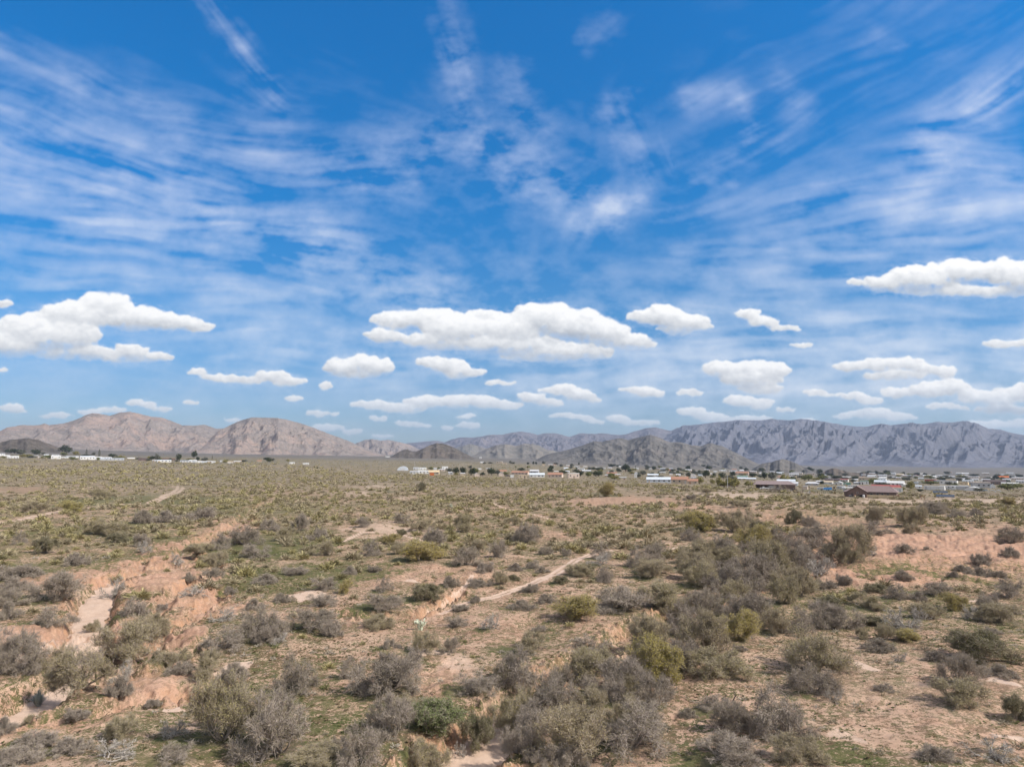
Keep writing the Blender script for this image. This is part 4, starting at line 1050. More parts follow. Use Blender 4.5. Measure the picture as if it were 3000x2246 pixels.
def grow(seed, stems=7, spread=(25, 72), depth=4, leafy=0, leaf=.035, twig=(.10, .27), ntw=11, curl=.35, droop=.0, up=.25, thick=.030, kids=(2, 3), trunkless=True, tw_w=.0050, sub=3):
    """One shrub of about unit radius, base at the origin."""
    g = np.random.RandomState(seed)
    T = Twigs()
    def twigs_along(a, b, d, n, scale):
        for _ in range(n):
            t = g.rand(); p = a + (b - a) * t
            w = unit(d * .7 + g.normal(0, .55, 3) + np.array([0, 0, up * 1.1]))
            L = g.uniform(*twig) * scale
            m = p + w * L * .55; w2 = unit(w + g.normal(0, .35, 3) + np.array([0, 0, -droop])); e = m + w2 * L * .5
            T.tw.append((p, m, e, tw_w * g.uniform(.7, 1.25)))
            for _s in range(sub):
                q = p + (e - p) * g.uniform(.3, .9)
                w3 = unit(w2 + g.normal(0, .65, 3)); e3 = q + w3 * L * g.uniform(.35, .6)
                T.tw.append((q, (q + e3) / 2 + g.normal(0, .008, 3), e3, tw_w * .75))
                if leafy and g.rand() < leafy:
                    for _l in range(2):
                        T.lf.append((q + (e3 - q) * g.uniform(.3, 1.05) + g.normal(0, .018, 3), g.normal(0, 1, 3), leaf * g.uniform(.6, 1.4)))
            if leafy:
                for _l in range(int(leafy * 3 + g.rand())):
                    T.lf.append((p + (e - p) * g.uniform(.3, 1.05) + g.normal(0, .02, 3), g.normal(0, 1, 3), leaf * g.uniform(.6, 1.4)))
    def branch(p, d, L, r, lev):
        n = 3 if lev < 2 else 2
        q = p
        for k in range(n):
            d = unit(d + g.normal(0, curl * .5, 3) + np.array([0, 0, up * .25 - droop * .3 * lev]))
            e = q + d * L / n
            if e[2] < .03:
                e[2] = .03 + .04 * g.rand(); d = unit(np.array([d[0], d[1], abs(d[2]) * .4 + .05]))
            r2 = r * (1 - .42 / n)
            T.seg.append((q, e, r, r2))
            if lev >= 2:
                twigs_along(q, e, d, int(ntw * (.45 if lev == 2 else .62)), 1.0)
            q = e; r = r2
            if k < n - 1 and lev < depth and g.rand() < .65:
                branch(q, unit(d + g.normal(0, .62, 3)), L * g.uniform(.5, .72), r * .62, lev + 1)
        if lev < depth:
            for _ in range(g.randint(kids[0], kids[1] + 1)):
                branch(q, unit(d + g.normal(0, .50, 3)), L * g.uniform(.52, .74), r * .68, lev + 1)
        else:
            twigs_along(q - d * L * .2, q, d, ntw // 3, 1.0)
    for i in range(stems):
        a = 2 * math.pi * (i + g.uniform(-.35, .35)) / stems; s = R(g.uniform(*spread))
        d = np.array([math.cos(a) * math.sin(s), math.sin(a) * math.sin(s), math.cos(s)])
        branch(np.array([math.cos(a), math.sin(a), 0]) * .06 * g.rand(), d, g.uniform(.42, .62), thick * g.uniform(.7, 1.2), 1)
    # bring the crown to unit radius
    pts = np.array([t[2] for t in T.tw])
    rad = np.percentile(np.hypot(pts[:, 0], pts[:, 1]), 93); hz_ = np.percentile(pts[:, 2], 97)
    return T, 1.0 / rad, hz_ / rad

def prisms(segs, sides):
    A = np.array([s[0] for s in segs]); B = np.array([s[1] for s in segs]); ra = np.array([s[2] for s in segs]); rb = np.array([s[3] for s in segs])
    d = B - A; d /= np.maximum(np.linalg.norm(d, axis=1, keepdims=True), 1e-9)
    ref = np.where(np.abs(d[:, 2:3]) > .9, np.array([[1., 0, 0]]), np.array([[0, 0, 1.]]))
    u = np.cross(d, ref); u /= np.linalg.norm(u, axis=1, keepdims=True); v = np.cross(d, u)
    n = len(segs); V = np.zeros((n, 2 * sides, 3))
    for k in range(sides):
        c, s = math.cos(2 * math.pi * k / sides), math.sin(2 * math.pi * k / sides)
        V[:, k] = A + (u * c + v * s) * ra[:, None]; V[:, sides + k] = B + (u * c + v * s) * rb[:, None]
    base = (np.arange(n) * 2 * sides)[:, None]
    F = [base + np.array([[k, (k + 1) % sides, sides + (k + 1) % sides, sides + k]]) for k in range(sides)]
    return V.reshape(-1, 3), np.stack(F, 1).reshape(-1, 4)

def ribbons(tw, g):
    P = np.array([t[0] for t in tw]); M = np.array([t[1] for t in tw]); E = np.array([t[2] for t in tw]); w = np.array([t[3] for t in tw])[:, None]
    d = E - P; s = np.cross(d, g.normal(0, 1, d.shape)); s /= np.maximum(np.linalg.norm(s, axis=1, keepdims=True), 1e-9)
    V = np.stack([P - s * w, P + s * w, M + s * w * .75, M - s * w * .75, E], 1)
    b = (np.arange(len(tw)) * 5)[:, None]
    return V.reshape(-1, 3), b + np.array([[0, 1, 2, 3]]), b + np.array([[3, 2, 4]])

def leaves(lf, g):
    C = np.array([l[0] for l in lf]); Nn = np.array([l[1] for l in lf]); s = np.array([l[2] for l in lf])[:, None]
    a = np.cross(Nn, g.normal(0, 1, Nn.shape)); a /= np.maximum(np.linalg.norm(a, axis=1, keepdims=True), 1e-9)
    b = np.cross(Nn, a); b /= np.maximum(np.linalg.norm(b, axis=1, keepdims=True), 1e-9)
    V = np.stack([C - a * s, C + b * s * .45, C + a * s, C - b * s * .45], 1)
    return V.reshape(-1, 3), (np.arange(len(lf)) * 4)[:, None] + np.array([[0, 1, 2, 3]])

def mat_bark(name, a, b):
    m = Mat(name, .9, .1)
    oi = N(m.t, 'ShaderNodeObjectInfo')
    c = m.mix(m.step(m.noise(1.7, 3), .35, .65), a, b)
    c = m.mix(m.mul(oi.outputs['Random'], .45), c, tuple(v * .78 for v in a))
    return m.color(c)

def mat_leaf(name, a, b, third):
    m = Mat(name, .8, .15)
    oi = N(m.t, 'ShaderNodeObjectInfo')
    c = m.mix(m.step(m.noise(1.3, 3), .38, .62), a, b)
    c = m.mix(m.mul(oi.outputs['Random'], .6), c, third)
    return m.color(c)

BARK_GREY = mat_bark("bark_grey", (.300, .250, .215), (.41, .345, .295))
BARK_BROWN = mat_bark("bark_brown", (.32, .265, .215), (.46, .385, .310))
BARK_PALE = mat_bark("bark_weathered", (.40, .355, .31), (.52, .47, .42))
LEAF_OLIVE = mat_leaf("leaf_olive", (.34, .295, .135), (.43, .37, .175), (.37, .30, .185))
LEAF_GREY = mat_leaf("leaf_grey_green", (.31, .270, .155), (.39, .335, .195), (.34, .285, .21))
LEAF_YELLOW = mat_leaf("leaf_yellow_green", (.40, .35, .085), (.48, .41, .11), (.44, .33, .10))
LEAF_GREEN = mat_leaf("leaf_green", (.150, .180, .062), (.21, .235, .09), (.17, .20, .08))
LEAF_DARK = mat_leaf("leaf_dark_olive", (.15, .145, .065), (.21, .195, .09), (.18, .165, .075))

def plant_meshes(kind, seed, **kw):
    g = np.random.RandomState(seed + 77)
    T, sc, hgt = grow(seed, **kw)
    sg = [s for s in T.seg if s[2] > .006]; sm = [s for s in T.seg if s[2] <= .006]
    V1, F1 = prisms(sg, 5); V2, F2 = prisms(sm, 3) if sm else (np.zeros((0, 3)), np.zeros((0, 4), int))
    V3, Q3, T3 = ribbons(T.tw, g)
    V = np.concatenate([V1, V2, V3]) * sc
    o2 = len(V1); o3 = o2 + len(V2)
    bark, leaf = {"g": (BARK_GREY, LEAF_GREY), "o": (BARK_BROWN, LEAF_OLIVE), "y": (BARK_BROWN, LEAF_YELLOW), "c": (BARK_BROWN, LEAF_DARK), "s": (BARK_GREY, LEAF_GREY), "d": (BARK_PALE, LEAF_GREY), "b": (BARK_BROWN, LEAF_GREEN)}[kind]
    wood = new_mesh("branches", V, [F1, F2 + o2, Q3 + o3, T3 + o3], mats=[bark])
    fol = None
    if T.lf:
        VL, FL = leaves(T.lf, g)
        fol = new_mesh("foliage", VL * sc, [FL], mats=[leaf])
    return wood, fol, hgt

MODELS = {k: [] for k in "goycsdb"}
for i in range(7):
    MODELS["g"].append(plant_meshes("g", 10 + i, stems=(7, 5, 9, 6, 8, 4, 7)[i], curl=(.35, .5, .3, .6, .4, .55, .45)[i], droop=(0, .25, .1, .35, 0, .2, .3)[i], leafy=.6, leaf=.010, up=.22, ntw=8))
for i in range(5):
    MODELS["o"].append(plant_meshes("o", 30 + i, stems=(7, 5, 8, 6, 9)[i], curl=(.35, .5, .3, .6, .4)[i], leafy=1.2, leaf=.0125, up=.30, ntw=8, spread=(20, 68)))
for i in range(2):
    MODELS["y"].append(plant_meshes("y", 50 + i, stems=6, leafy=2.0, leaf=.014, up=.40, ntw=9, spread=(15, 60)))
for i in range(2):
    MODELS["c"].append(plant_meshes("c", 60 + i, stems=9, leafy=1.8, leaf=.015, up=.35, ntw=9, spread=(12, 62)))
for i in range(3):
    MODELS["s"].append(plant_meshes("s", 70 + i, stems=11, depth=3, leafy=.3, leaf=.018, up=.10, ntw=15, spread=(30, 85), thick=.022, twig=(.16, .32), tw_w=.008))
for i in range(3):
    MODELS["d"].append(plant_meshes("d", 80 + i, stems=5, depth=3, leafy=.06, leaf=.02, up=.15, ntw=7, spread=(20, 75), thick=.042, curl=.6, twig=(.10, .24), tw_w=.009))
for i in range(1):
    MODELS["b"].append(plant_meshes("b", 90 + i, stems=12, depth=3, leafy=2.2, leaf=.017, up=.75, ntw=12, spread=(5, 48), thick=.020, curl=.2, twig=(.14, .28)))

# ------------------------------------------------------------------ words that single each shrub out
KIND_NAME = {"g": "mesquite_bush", "o": "mesquite_bush", "y": "palo_verde", "c": "creosote_bush", "s": "desert_shrub", "d": "bare_shrub", "b": "desert_broom"}
KIND_CAT = {"g": "bush", "o": "bush", "y": "tree", "c": "bush", "s": "shrub", "d": "shrub", "b": "bush"}
KIND_SAY = {"g": "grey twiggy mesquite", "o": "olive mesquite", "y": "yellow-green palo verde", "c": "dark olive creosote", "s": "low grey scrub plant", "d": "bare pale-branched shrub", "b": "bright green broom bush"}
GROUPS = {"g": "mesquite bushes of the desert flat", "o": "mesquite bushes of the desert flat", "y": "palo verde trees", "c": "creosote bushes", "s": "low grey desert shrubs", "d": "bare pale shrubs", "b": "green broom bushes"}
LANDMARKS = [  # words, pixel
    ("prickly pear cactus", 1230, 1843), ("sandy wash mouth", 1385, 2170), ("orange cut bank", 1850, 1840), ("small orange gully scarp", 1245, 1785),
    ("dirt track bend", 1690, 1640), ("dirt track fork", 1440, 1745), ("pale sandy wash bed", 250, 1830), ("left wash outlet", 60, 2060), ("head of the left wash", 330, 1690),
    ("pale clay pan", 880, 1747), ("spiky pale grass clump", 115, 2012), ("red bare flat", 2680, 1600), ("red bank edge", 2560, 1660), ("wide pale flecked flat", 2640, 1950),
    ("small bare sand patch", 2540, 1950), ("bare patch under the wash", 1290, 1960), ("eroded red gully", 560, 1630), ("bend of the pale road", 520, 1430), ("pale two-track road", 170, 1495),
    ("green meadow strip", 760, 1610), ("tan hump between gullies", 480, 1880), ("dark dead stump", 2140, 2040), ("small round sand patch", 700, 1948), ("pale flat in the middle", 1150, 1555),
    ("brown ranch house", 2550, 1455), ("sandy clearing below the town", 1860, 1465), ("deep wash thicket", 2160, 1690), ("narrow footpath", 1350, 1722), ("curved sand strip", 2990, 2040), ("bright green grass patch", 2450, 2220), ("faded wheel ruts", 2580, 2030), ("flecked bank", 430, 2010), ("green strip by the broom bush", 1330, 2120), ("foot of the dark tree", 1640, 1930),
]
DIRS = ["to the right of", "behind and right of", "behind", "behind and left of", "to the left of", "in front and left of", "in front of", "in front and right of"]
ORD = ["", "second ", "third ", "fourth ", "fifth ", "sixth ", "seventh ", "eighth ", "ninth ", "tenth ", "eleventh ", "twelfth ", "thirteenth ", "fourteenth "]
SPECIAL = [  # hand-written: pixel of the shrub's base, label
    (1285, 2140, "bright green broom bush at the edge of the sandy wash"),
    (1390, 2135, "dark upright creosote bush beside the bright green broom"),
    (340, 1917, "big dark-footed olive mesquite leaning over the pale wash bed"),
    (1337, 2155, "pale tufted shrub drooping onto the wash sand beside the green broom"),
    (1691, 1823, "rounded yellow-green palo verde alone above the orange cut bank"),
    (1779, 1454, "tall bright lime-green tree standing out below the terracotta houses"),
    (930, 2230, "huge grey thorny thicket at the bottom of the slope, densest one"),
    (1635, 2100, "largest grey thicket over the end of the sandy wash"),
    (2480, 1661, "tall olive mesquite tree at the edge of the red bare flat"),
    (2410, 1689, "gnarled bare tree with dark trunk beside the red bank"),
    (2390, 1987, "broad olive mesquite with arching dead limbs on the flecked flat"),
    (1931, 1992, "yellow-green palo verde crown above the big thicket"),
    (2186, 1887, "golden yellow palo verde on the sunny edge of the thicket"),
    (146, 1594, "yellow-olive bush beside the pale two-track road"),
]
_used = {}
def shrub_labels():
    lab = {}
    for (x, y, t) in SPECIAL:
        s = min((q for q in SHRUBS if q not in lab), key=lambda q: (q.px - x) ** 2 + (q.py - y) ** 2)
        lab[s] = t
    bins = {}
    for s in SHRUBS:
        if s in lab:
            continue
        lm = min(LANDMARKS, key=lambda l: (l[1] - s.px) ** 2 + (2.2 * (l[2] - s.py)) ** 2)
        a = math.atan2(2.2 * (lm[2] - s.py), s.px - lm[1])
        k = int(round(a / (math.pi / 4))) % 8
        big = s.w / max(8, (s.py - 1335) * .22)
        size = "broad " if big > 1.25 else ("small " if big < .55 else "")
        bins.setdefault((size, s.kind, lm[0], k), []).append((math.hypot(lm[1] - s.px, lm[2] - s.py), s))
    for (size, kind, lm, k), v in bins.items():
        v.sort(key=lambda t: t[0])
        for n, (_, s) in enumerate(v):
            say = KIND_SAY[kind]
            lead = (ORD[n] if n < len(ORD) else "far ") + size
            t = f"{lead}{say} {DIRS[k]} the {lm}"
            lab[s] = t
    return lab
LABELS = shrub_labels()

count = {k: 0 for k in MODELS}
for s in SHRUBS:
    mk = MODELS[s.kind]; wood, fol, hgt = mk[count[s.kind] % len(mk)]; count[s.kind] += 1
    root = bpy.data.objects.new(KIND_NAME[s.kind], None); COL.objects.link(root)
    root.empty_display_size = .3
    root.location = (s.x, s.y, s.z)
    r = s.wm / 2
    root.rotation_euler = (0, 0, rng.uniform(0, 6.28))
    root.scale = (r * rng.uniform(.88, 1.12), r * rng.uniform(.88, 1.12), min(max(s.hm / hgt, .55 * r), 1.35 * r))
    tag(root, LABELS[s], KIND_CAT[s.kind], GROUPS[s.kind])
    add_obj("branches", wood, root)
    if fol is not None:
        add_obj("foliage", fol, root)

# ------------------------------------------------------------------ prickly pear, grass clump
def pad_mesh():
    bm = bmesh.new(); bmesh.ops.create_uvsphere(bm, u_segments=12, v_segments=8, radius=1)
    for v in bm.verts:
        z = v.co.z; v.co.x *= .72 * (1 - .18 * (-z if z < 0 else 0)); v.co.y *= .15; v.co.z = z + 1.0
    me = bpy.data.meshes.new("pad"); bm.to_mesh(me); bm.free()
    for p in me.polygons: p.use_smooth = True
    return me
m = Mat("cactus_pad", .55, .3)
c = m.mix(m.step(m.noise(9, 3), .4, .6), (.40, .42, .30), (.58, .58, .46))
PAD = pad_mesh(); PAD.materials.append(m.color(c))
def prickly(px, py, hpx, label):
    x, y, z, d = px_ground(px, py); z = float(terrain(np.array([x]), np.array([y]))[0])
    root = bpy.data.objects.new("prickly_pear", None); COL.objects.link(root); root.location = (x, y, z - .03)
    tag(root, label, "cactus", "prickly pear cacti")
    H = hpx * d / F_PX; g = np.random.RandomState(int(px)); s0 = H * .105
    tips = [(np.array([g.uniform(-.22, .22) * H, g.uniform(-.16, .16) * H, 0]), np.array([g.normal(0, .35), g.normal(0, .35), 1.0])) for _ in range(6)]
    lev = 0
    while tips and lev < 4:
        nxt = []
        for p, dr in tips:
            dr = unit(dr); q = Vector(dr).to_track_quat('Z', 'Y')
            o = add_obj("pad", PAD, root, Vector(p)); o.rotation_mode = 'QUATERNION'
            o.rotation_quaternion = q @ Matrix.Rotation(g.uniform(0, 3.14), 4, 'Z').to_quaternion()
            k = s0 * g.uniform(.85, 1.25); o.scale = (k, k, k * 1.15)
            for _ in range(2 if lev < 2 else (1 if lev < 3 else 0)):
                nxt.append((p + dr * k * g.uniform(1.3, 2.0) + g.normal(0, .04 * H, 3) * np.array([1, 1, 0]), unit(dr + g.normal(0, .42, 3) + np.array([0, 0, .25]))))
        tips = nxt[:17]; lev += 1
prickly(1230, 1843, 42, "pale prickly pear cactus with stacked round pads on the bare dirt")
prickly(1323, 1487, 13, "far small prickly pear cactus whitish among the bushes")

def blade_clump(px, py, wpx, hpx, label, name, cat, col, n=170):
    x, y, z, d = px_ground(px, py); z = float(terrain(np.array([x]), np.array([y]))[0])
    g = np.random.RandomState(int(px + py)); W = wpx * d / F_PX / 2; H = hpx * d / F_PX
    V = []; F = []; Q = []
    for i in range(n):
        a = g.uniform(0, 6.28); t = g.rand() ** .7 * 1.0
        e = np.array([math.cos(a) * W * t, math.sin(a) * W * t, H * (1.05 - .6 * t) * g.uniform(.75, 1.1)])
        b = np.array([math.cos(a), math.sin(a), 0]) * W * .15 * g.rand(); mid = (b + e) / 2 + np.array([0, 0, H * .12])
        s = np.array([-math.sin(a), math.cos(a), 0]) * W * .035
        k = len(V); V += [b - s, b + s, mid + s * .8, mid - s * .8, e]; Q.append([k, k + 1, k + 2, k + 3]); F.append([k + 3, k + 2, k + 4])
    m = Mat(name + "_blade", .7, .2); c = m.mix(m.step(m.noise(6, 3), .4, .6), col, tuple(v * 1.35 for v in col))
    me = new_mesh(name, V, [np.array(Q), np.array(F)], mats=[m.color(c)])
    o = add_obj(name, me, None, (x, y, z - .02)); tag(o, label, cat)
blade_clump(115, 2015, 52, 44, "spiky pale blue-grey clump of upright blades beside the lower wash", "sotol_clump", "plant", (.30, .33, .30))

def dead_stump(px, py, hpx):
    x, y, z, d = px_ground(px, py); z = float(terrain(np.array([x]), np.array([y]))[0]); H = hpx * d / F_PX
    g = np.random.RandomState(8); segs = []
    def limb(p, dr, L, r, lev):
        for k in range(3):
            dr = unit(dr + g.normal(0, .38, 3)); q = p + dr * L / 3; segs.append((p, q, r, r * .78)); p, r = q, r * .78
        if lev < 2:
            for _ in range(3):
                limb(p, unit(dr + g.normal(0, .8, 3)), L * .55, r * .8, lev + 1)
    for k in range(3):
        a = 2.1 * k; limb(np.array([.1 * math.cos(a), .1 * math.sin(a), -.1]), np.array([.7 * math.cos(a), .7 * math.sin(a), 1.0]), H * .75, H * .085, 0)
    V, Fq = prisms(segs, 6)
    m = Mat("charred_wood", .9, .1); c = m.mix(m.step(m.noise(5, 4), .4, .6), (.045, .036, .032), (.12, .10, .09))
    me = new_mesh("dead_stump", V, [Fq], smooth=True, mats=[m.color(c)])
    tag(add_obj("dead_stump", me, None, (x, y, z)), "dark dead twisted stump with broken limbs above the grey bushes", "stump")
dead_stump(2137, 2052, 34)

# ------------------------------------------------------------------ the mass of scrub beyond
def lod_model(seed, n, wide, upw):
    g = np.random.RandomState(seed)
    a = g.uniform(0, 6.28, n); s = np.arccos(1 - g.rand(n) * 1.0); rr = g.uniform(.45, 1.0, n)
    d = np.stack([np.cos(a) * np.sin(s), np.sin(a) * np.sin(s), np.cos(s)], 1)
    lump = 1 + .25 * np.sin(a * 3 + seed) + .18 * np.sin(a * 5 + s * 4)
    tip = d * (rr * lump)[:, None] * np.array([1, 1, .8]); tip[:, 2] = np.abs(tip[:, 2]) + .02
    root = tip * g.uniform(.25, .65, n)[:, None]
    sd = np.cross(tip - root, g.normal(0, 1, (n, 3))); sd /= np.maximum(np.linalg.norm(sd, axis=1, keepdims=True), 1e-9)
    w = wide * g.uniform(.6, 1.4, n)[:, None]
    V = np.stack([root, tip * .8 - sd * w, tip * 1.02 + g.normal(0, .05, (n, 3)), tip * .8 + sd * w], 1)
    shade = g.uniform(.82, 1.18, n)
    return V, shade
LODS = {320: [lod_model(400 + i, 320, .036, 1) for i in range(6)], 130: [lod_model(420 + i, 130, .062, 1) for i in range(5)], 44: [lod_model(440 + i, 44, .13, 1) for i in range(5)], 18: [lod_model(460 + i, 18, .22, 1) for i in range(4)]}
PAL = np.array([1.45, 1.43, 1.26]) * np.array([(.240, .205, .150), (.252, .215, .155), (.235, .207, .125), (.245, .215, .125), (.222, .190, .145), (.262, .224, .172), (.200, .180, .110), (.258, .226, .125)])
def build_scrub():
    A = WILD[wild_left]; z = terrain(A[:, 0], A[:, 1])
    wk = fbm(A[:, 0] * .02, A[:, 1] * .015, 3, 341)
    VV = []; CC = []
    for (x, y, d, w), zz, k in zip(A, z, wk):
        n = 320 if d < 225 else (130 if d < 400 else (44 if d < 600 else 18))
        V, sh = LODS[n][rng.randint(len(LODS[n]))]
        a = rng.uniform(0, 6.28); ca, sa = math.cos(a), math.sin(a); r = w / 2; h = r * rng.uniform(.75, 1.2)
        q = np.empty_like(V)
        q[..., 0] = (V[..., 0] * ca - V[..., 1] * sa) * r + x; q[..., 1] = (V[..., 0] * sa + V[..., 1] * ca) * r + y; q[..., 2] = V[..., 2] * h + zz
        p = np.array([.20, .16, .16, .12, .14, .10, .07, .05])
        if k > .15: p = np.array([.12, .12, .22, .22, .08, .06, .09, .09])
        c = PAL[rng.choice(8, p=p)] * rng.uniform(.85, 1.12)
        VV.append(q.reshape(-1, 3)); CC.append(np.repeat(c[None] * sh[:, None], 4, 0))
    V = np.concatenate(VV); Cc = np.concatenate(CC)
    me = new_mesh("desert_scrub", V, [np.arange(len(V)).reshape(-1, 4)], mats=[mat_scrub()])
    point_attr(me, "tone", np.concatenate([Cc, np.ones((len(Cc), 1))], 1))
    tag(add_obj("desert_scrub", me), kind="stuff")
def mat_scrub():
    m = Mat("scrub_twigs", .9, .08)
    c = m.attr("tone")[0]
    return m.color(c)
build_scrub()

# ------------------------------------------------------------------ low growth between the shrubs
def build_low():
    n = 15000
    az = rng.uniform(R(-39), R(39), n); d = 44 * (330 / 44) ** (rng.rand(n) ** .72)
    x, y = d * np.sin(az), d * np.cos(az)
    b = bareness(x, y); pt = fbm(x * .07, y * .05, 4, 501) + .5 * fbm(x * .3, y * .25, 3, 511)
    ok = (rng.rand(n) < .50 + .9 * pt) & (rng.rand(n) > b * 1.2)
    x, y, d, pt = x[ok], y[ok], d[ok], pt[ok]
    z = terrain(x, y)
    mods = {70: [lod_model(520 + i, 90, .045, 1) for i in range(6)], 26: [lod_model(540 + i, 40, .075, 1) for i in range(5)]}
    tones = np.array([(.30, .255, .19), (.26, .225, .165), (.36, .31, .25), (.20, .185, .10), (.16, .165, .07), (.33, .27, .16), (.40, .355, .29)])
    VV = []; CC = []
    for i in range(len(x)):
        V, sh = mods[70 if d[i] < 120 else 26][rng.randint(5)]
        r = rng.uniform(.16, .60) * (1.3 if rng.rand() < .15 else .85) * (1 + .3 * (d[i] > 150)); a = rng.uniform(0, 6.28); ca, sa = math.cos(a), math.sin(a); h = r * rng.uniform(.5, 1.0)
        q = np.empty_like(V)
        q[..., 0] = (V[..., 0] * ca - V[..., 1] * sa) * r + x[i]; q[..., 1] = (V[..., 0] * sa + V[..., 1] * ca) * r + y[i]; q[..., 2] = V[..., 2] * h + z[i]
        c = tones[rng.randint(7)] * rng.uniform(.85, 1.1)
        VV.append(q.reshape(-1, 3)); CC.append(np.repeat(c[None] * sh[:, None], 4, 0))
    V = np.concatenate(VV); Cc = np.concatenate(CC)
    me = new_mesh("ground_cover", V, [np.arange(len(V)).reshape(-1, 4)], mats=[bpy.data.materials["scrub_twigs"]])
    point_attr(me, "tone", np.concatenate([Cc, np.ones((len(Cc), 1))], 1))
    tag(add_obj("ground_cover", me), kind="stuff")

def build_flecks():
    """Dry and green annuals standing as small tufts on the open soil."""
    n = 60000
    az = rng.uniform(R(-39), R(39), n); d = np.sqrt(rng.uniform(44 ** 2, 135 ** 2, n))
    x, y = d * np.sin(az), d * np.cos(az)
    b = bareness(x, y); pt = fbm(x * .10, y * .08, 4, 601) + .55 * fbm(x * .55, y * .5, 3, 611)
    ok = (rng.rand(n) < .42 + 1.3 * pt) & (rng.rand(n) > b * 1.25)
    x, y, d, pt = x[ok], y[ok], d[ok], pt[ok]; z = terrain(x, y); m = len(x)
    g = np.random.RandomState(9); k = 7
    base = np.stack([x, y, z], 1)[:, None]
    r = rng.uniform(.05, .17, (m, 1, 1)); a = g.uniform(0, 6.28, (m, k)); L = g.uniform(.6, 1.3, (m, k, 1)) * r
    dr = np.stack([np.cos(a), np.sin(a), g.uniform(.25, .9, (m, k))], -1)
    sd = np.stack([-np.sin(a), np.cos(a), 0 * a], -1)
    q = np.stack([base + 0 * dr + np.array([0, 0, -.01]), base + dr * L * .6 - sd * r * .42, base + dr * L * np.array([1, 1, .7]), base + dr * L * .6 + sd * r * .42], 2)
    tones = np.array([(.13, .095, .055), (.16, .12, .07), (.10, .11, .04), (.085, .105, .035), (.20, .15, .085)])
    pick = np.where((fbm(x * .05, y * .04, 3, 621) + rng.normal(0, .25, m)) > .1, rng.randint(2, 4, m), rng.choice([0, 1, 4], m))
    c = tones[pick] * rng.uniform(.8, 1.2, (m, 1))
    V = q.reshape(-1, 3)
    me = new_mesh("ground_tufts", V, [np.arange(len(V)).reshape(-1, 4)], mats=[bpy.data.materials["scrub_twigs"]])
    point_attr(me, "tone", np.concatenate([np.repeat(c, 4 * k, 0), np.ones((len(V), 1))], 1))
    tag(add_obj("ground_tufts", me), kind="stuff")
build_low()
build_flecks()
# ------------------------------------------------------------------ the settlement, built
PAINT = {"W": ((.72, .71, .69), "white"), "T": ((.56, .46, .35), "tan"), "B": ((.20, .135, .115), "brown"), "P": ((.66, .54, .46), "pinkish"), "G": ((.46, .46, .47), "grey"),
         "R": ((.36, .10, .08), "red"), "O": ((.40, .215, .145), "terracotta"), "L": ((.62, .66, .71), "bluish"), "N": ((.16, .34, .26), "green"), "K": ((.115, .085, .078), "dark brown"),
         "Y": ((.68, .53, .34), "sandy"), "M": ((.60, .60, .62), "silver"), "S": ((.62, .18, .06), "orange")}
_pm = {}
def paint(c, kind="wall"):
    if (c, kind) not in _pm:
        m = Mat(f"{PAINT[c][1].replace(' ', '_')}_{kind}", .75 if kind == "wall" else .6, .25)
        b = PAINT[c][0]
        if kind == "roof":
            n = m.noise(1.1, 4, .65, stretch=(3.0, .35, 1.0))
        else:
            n = m.noise(.7, 5, .65, stretch=(1.6, 1.6, .5))
        k = m.mix(m.step(n, .40, .68), b, tuple(v * .80 for v in b))
        _pm[(c, kind)] = m.color(k)
    return _pm[(c, kind)]
_g = Mat("window_glass", .15, .5); GLASS = _g.color((.03, .035, .045))
_g = Mat("dark_opening", .9, .1); DARK = _g.color((.035, .030, .028))
_g = Mat("tyre_rubber", .9, .1); RUBBER = _g.color((.02, .02, .02))
_g = Mat("weathered_wood", .9, .1); WOODM = _g.color(_g.mix(_g.step(_g.noise(4, 4, stretch=(1, 1, .2)), .4, .6), (.20, .15, .11), (.28, .22, .17)))
_g = Mat("galvanised_steel", .45, .5); STEEL = _g.color((.50, .51, .53))
_g = Mat("rusty_pipe", .85, .2); RUST = _g.color((.14, .085, .065))
_g = Mat("solar_glass", .2, .5); SOLAR = _g.color((.055, .065, .085))

class Shape:
    def __init__(self): self.v = []; self.f = []
    def box(self, x0, x1, y0, y1, z0, z1):
        k = len(self.v)
        self.v += [(x0, y0, z0), (x1, y0, z0), (x1, y1, z0), (x0, y1, z0), (x0, y0, z1), (x1, y0, z1), (x1, y1, z1), (x0, y1, z1)]
        self.f += [tuple(k + i for i in q) for q in ((0, 3, 2, 1), (4, 5, 6, 7), (0, 1, 5, 4), (1, 2, 6, 5), (2, 3, 7, 6), (3, 0, 4, 7))]
        return self
    def poly(self, pts):
        k = len(self.v); self.v += [tuple(p) for p in pts]; self.f.append(tuple(range(k, k + len(pts)))); return self
    def slab(self, a, b, c, d, t):
        """A sheet a-b-c-d with thickness t upward."""
        k = len(self.v); self.v += [a, b, c, d] + [(p[0], p[1], p[2] + t) for p in (a, b, c, d)]
        self.f += [tuple(k + i for i in q) for q in ((0, 3, 2, 1), (4, 5, 6, 7), (0, 1, 5, 4), (1, 2, 6, 5), (2, 3, 7, 6), (3, 0, 4, 7))]; return self
    def cyl(self, p, q, r, n=8, r2=None):
        r2 = r if r2 is None else r2
        V, F = prisms([(np.array(p, float), np.array(q, float), r, r2)], n); k = len(self.v)
        self.v += [tuple(v) for v in V]; self.f += [tuple(int(i) + k for i in f) for f in F]
        self.f += [tuple(k + i for i in range(n))[::-1], tuple(k + n + i for i in range(n))]; return self
    def build(self, name, mat, parent=None, smooth=False):
        me = bpy.data.meshes.new(name); me.from_pydata([tuple(map(float, v)) for v in self.v], [], self.f); me.materials.append(mat)
        if smooth:
            for p in me.polygons: p.use_smooth = True
        me.update(); return add_obj(name, me, parent)

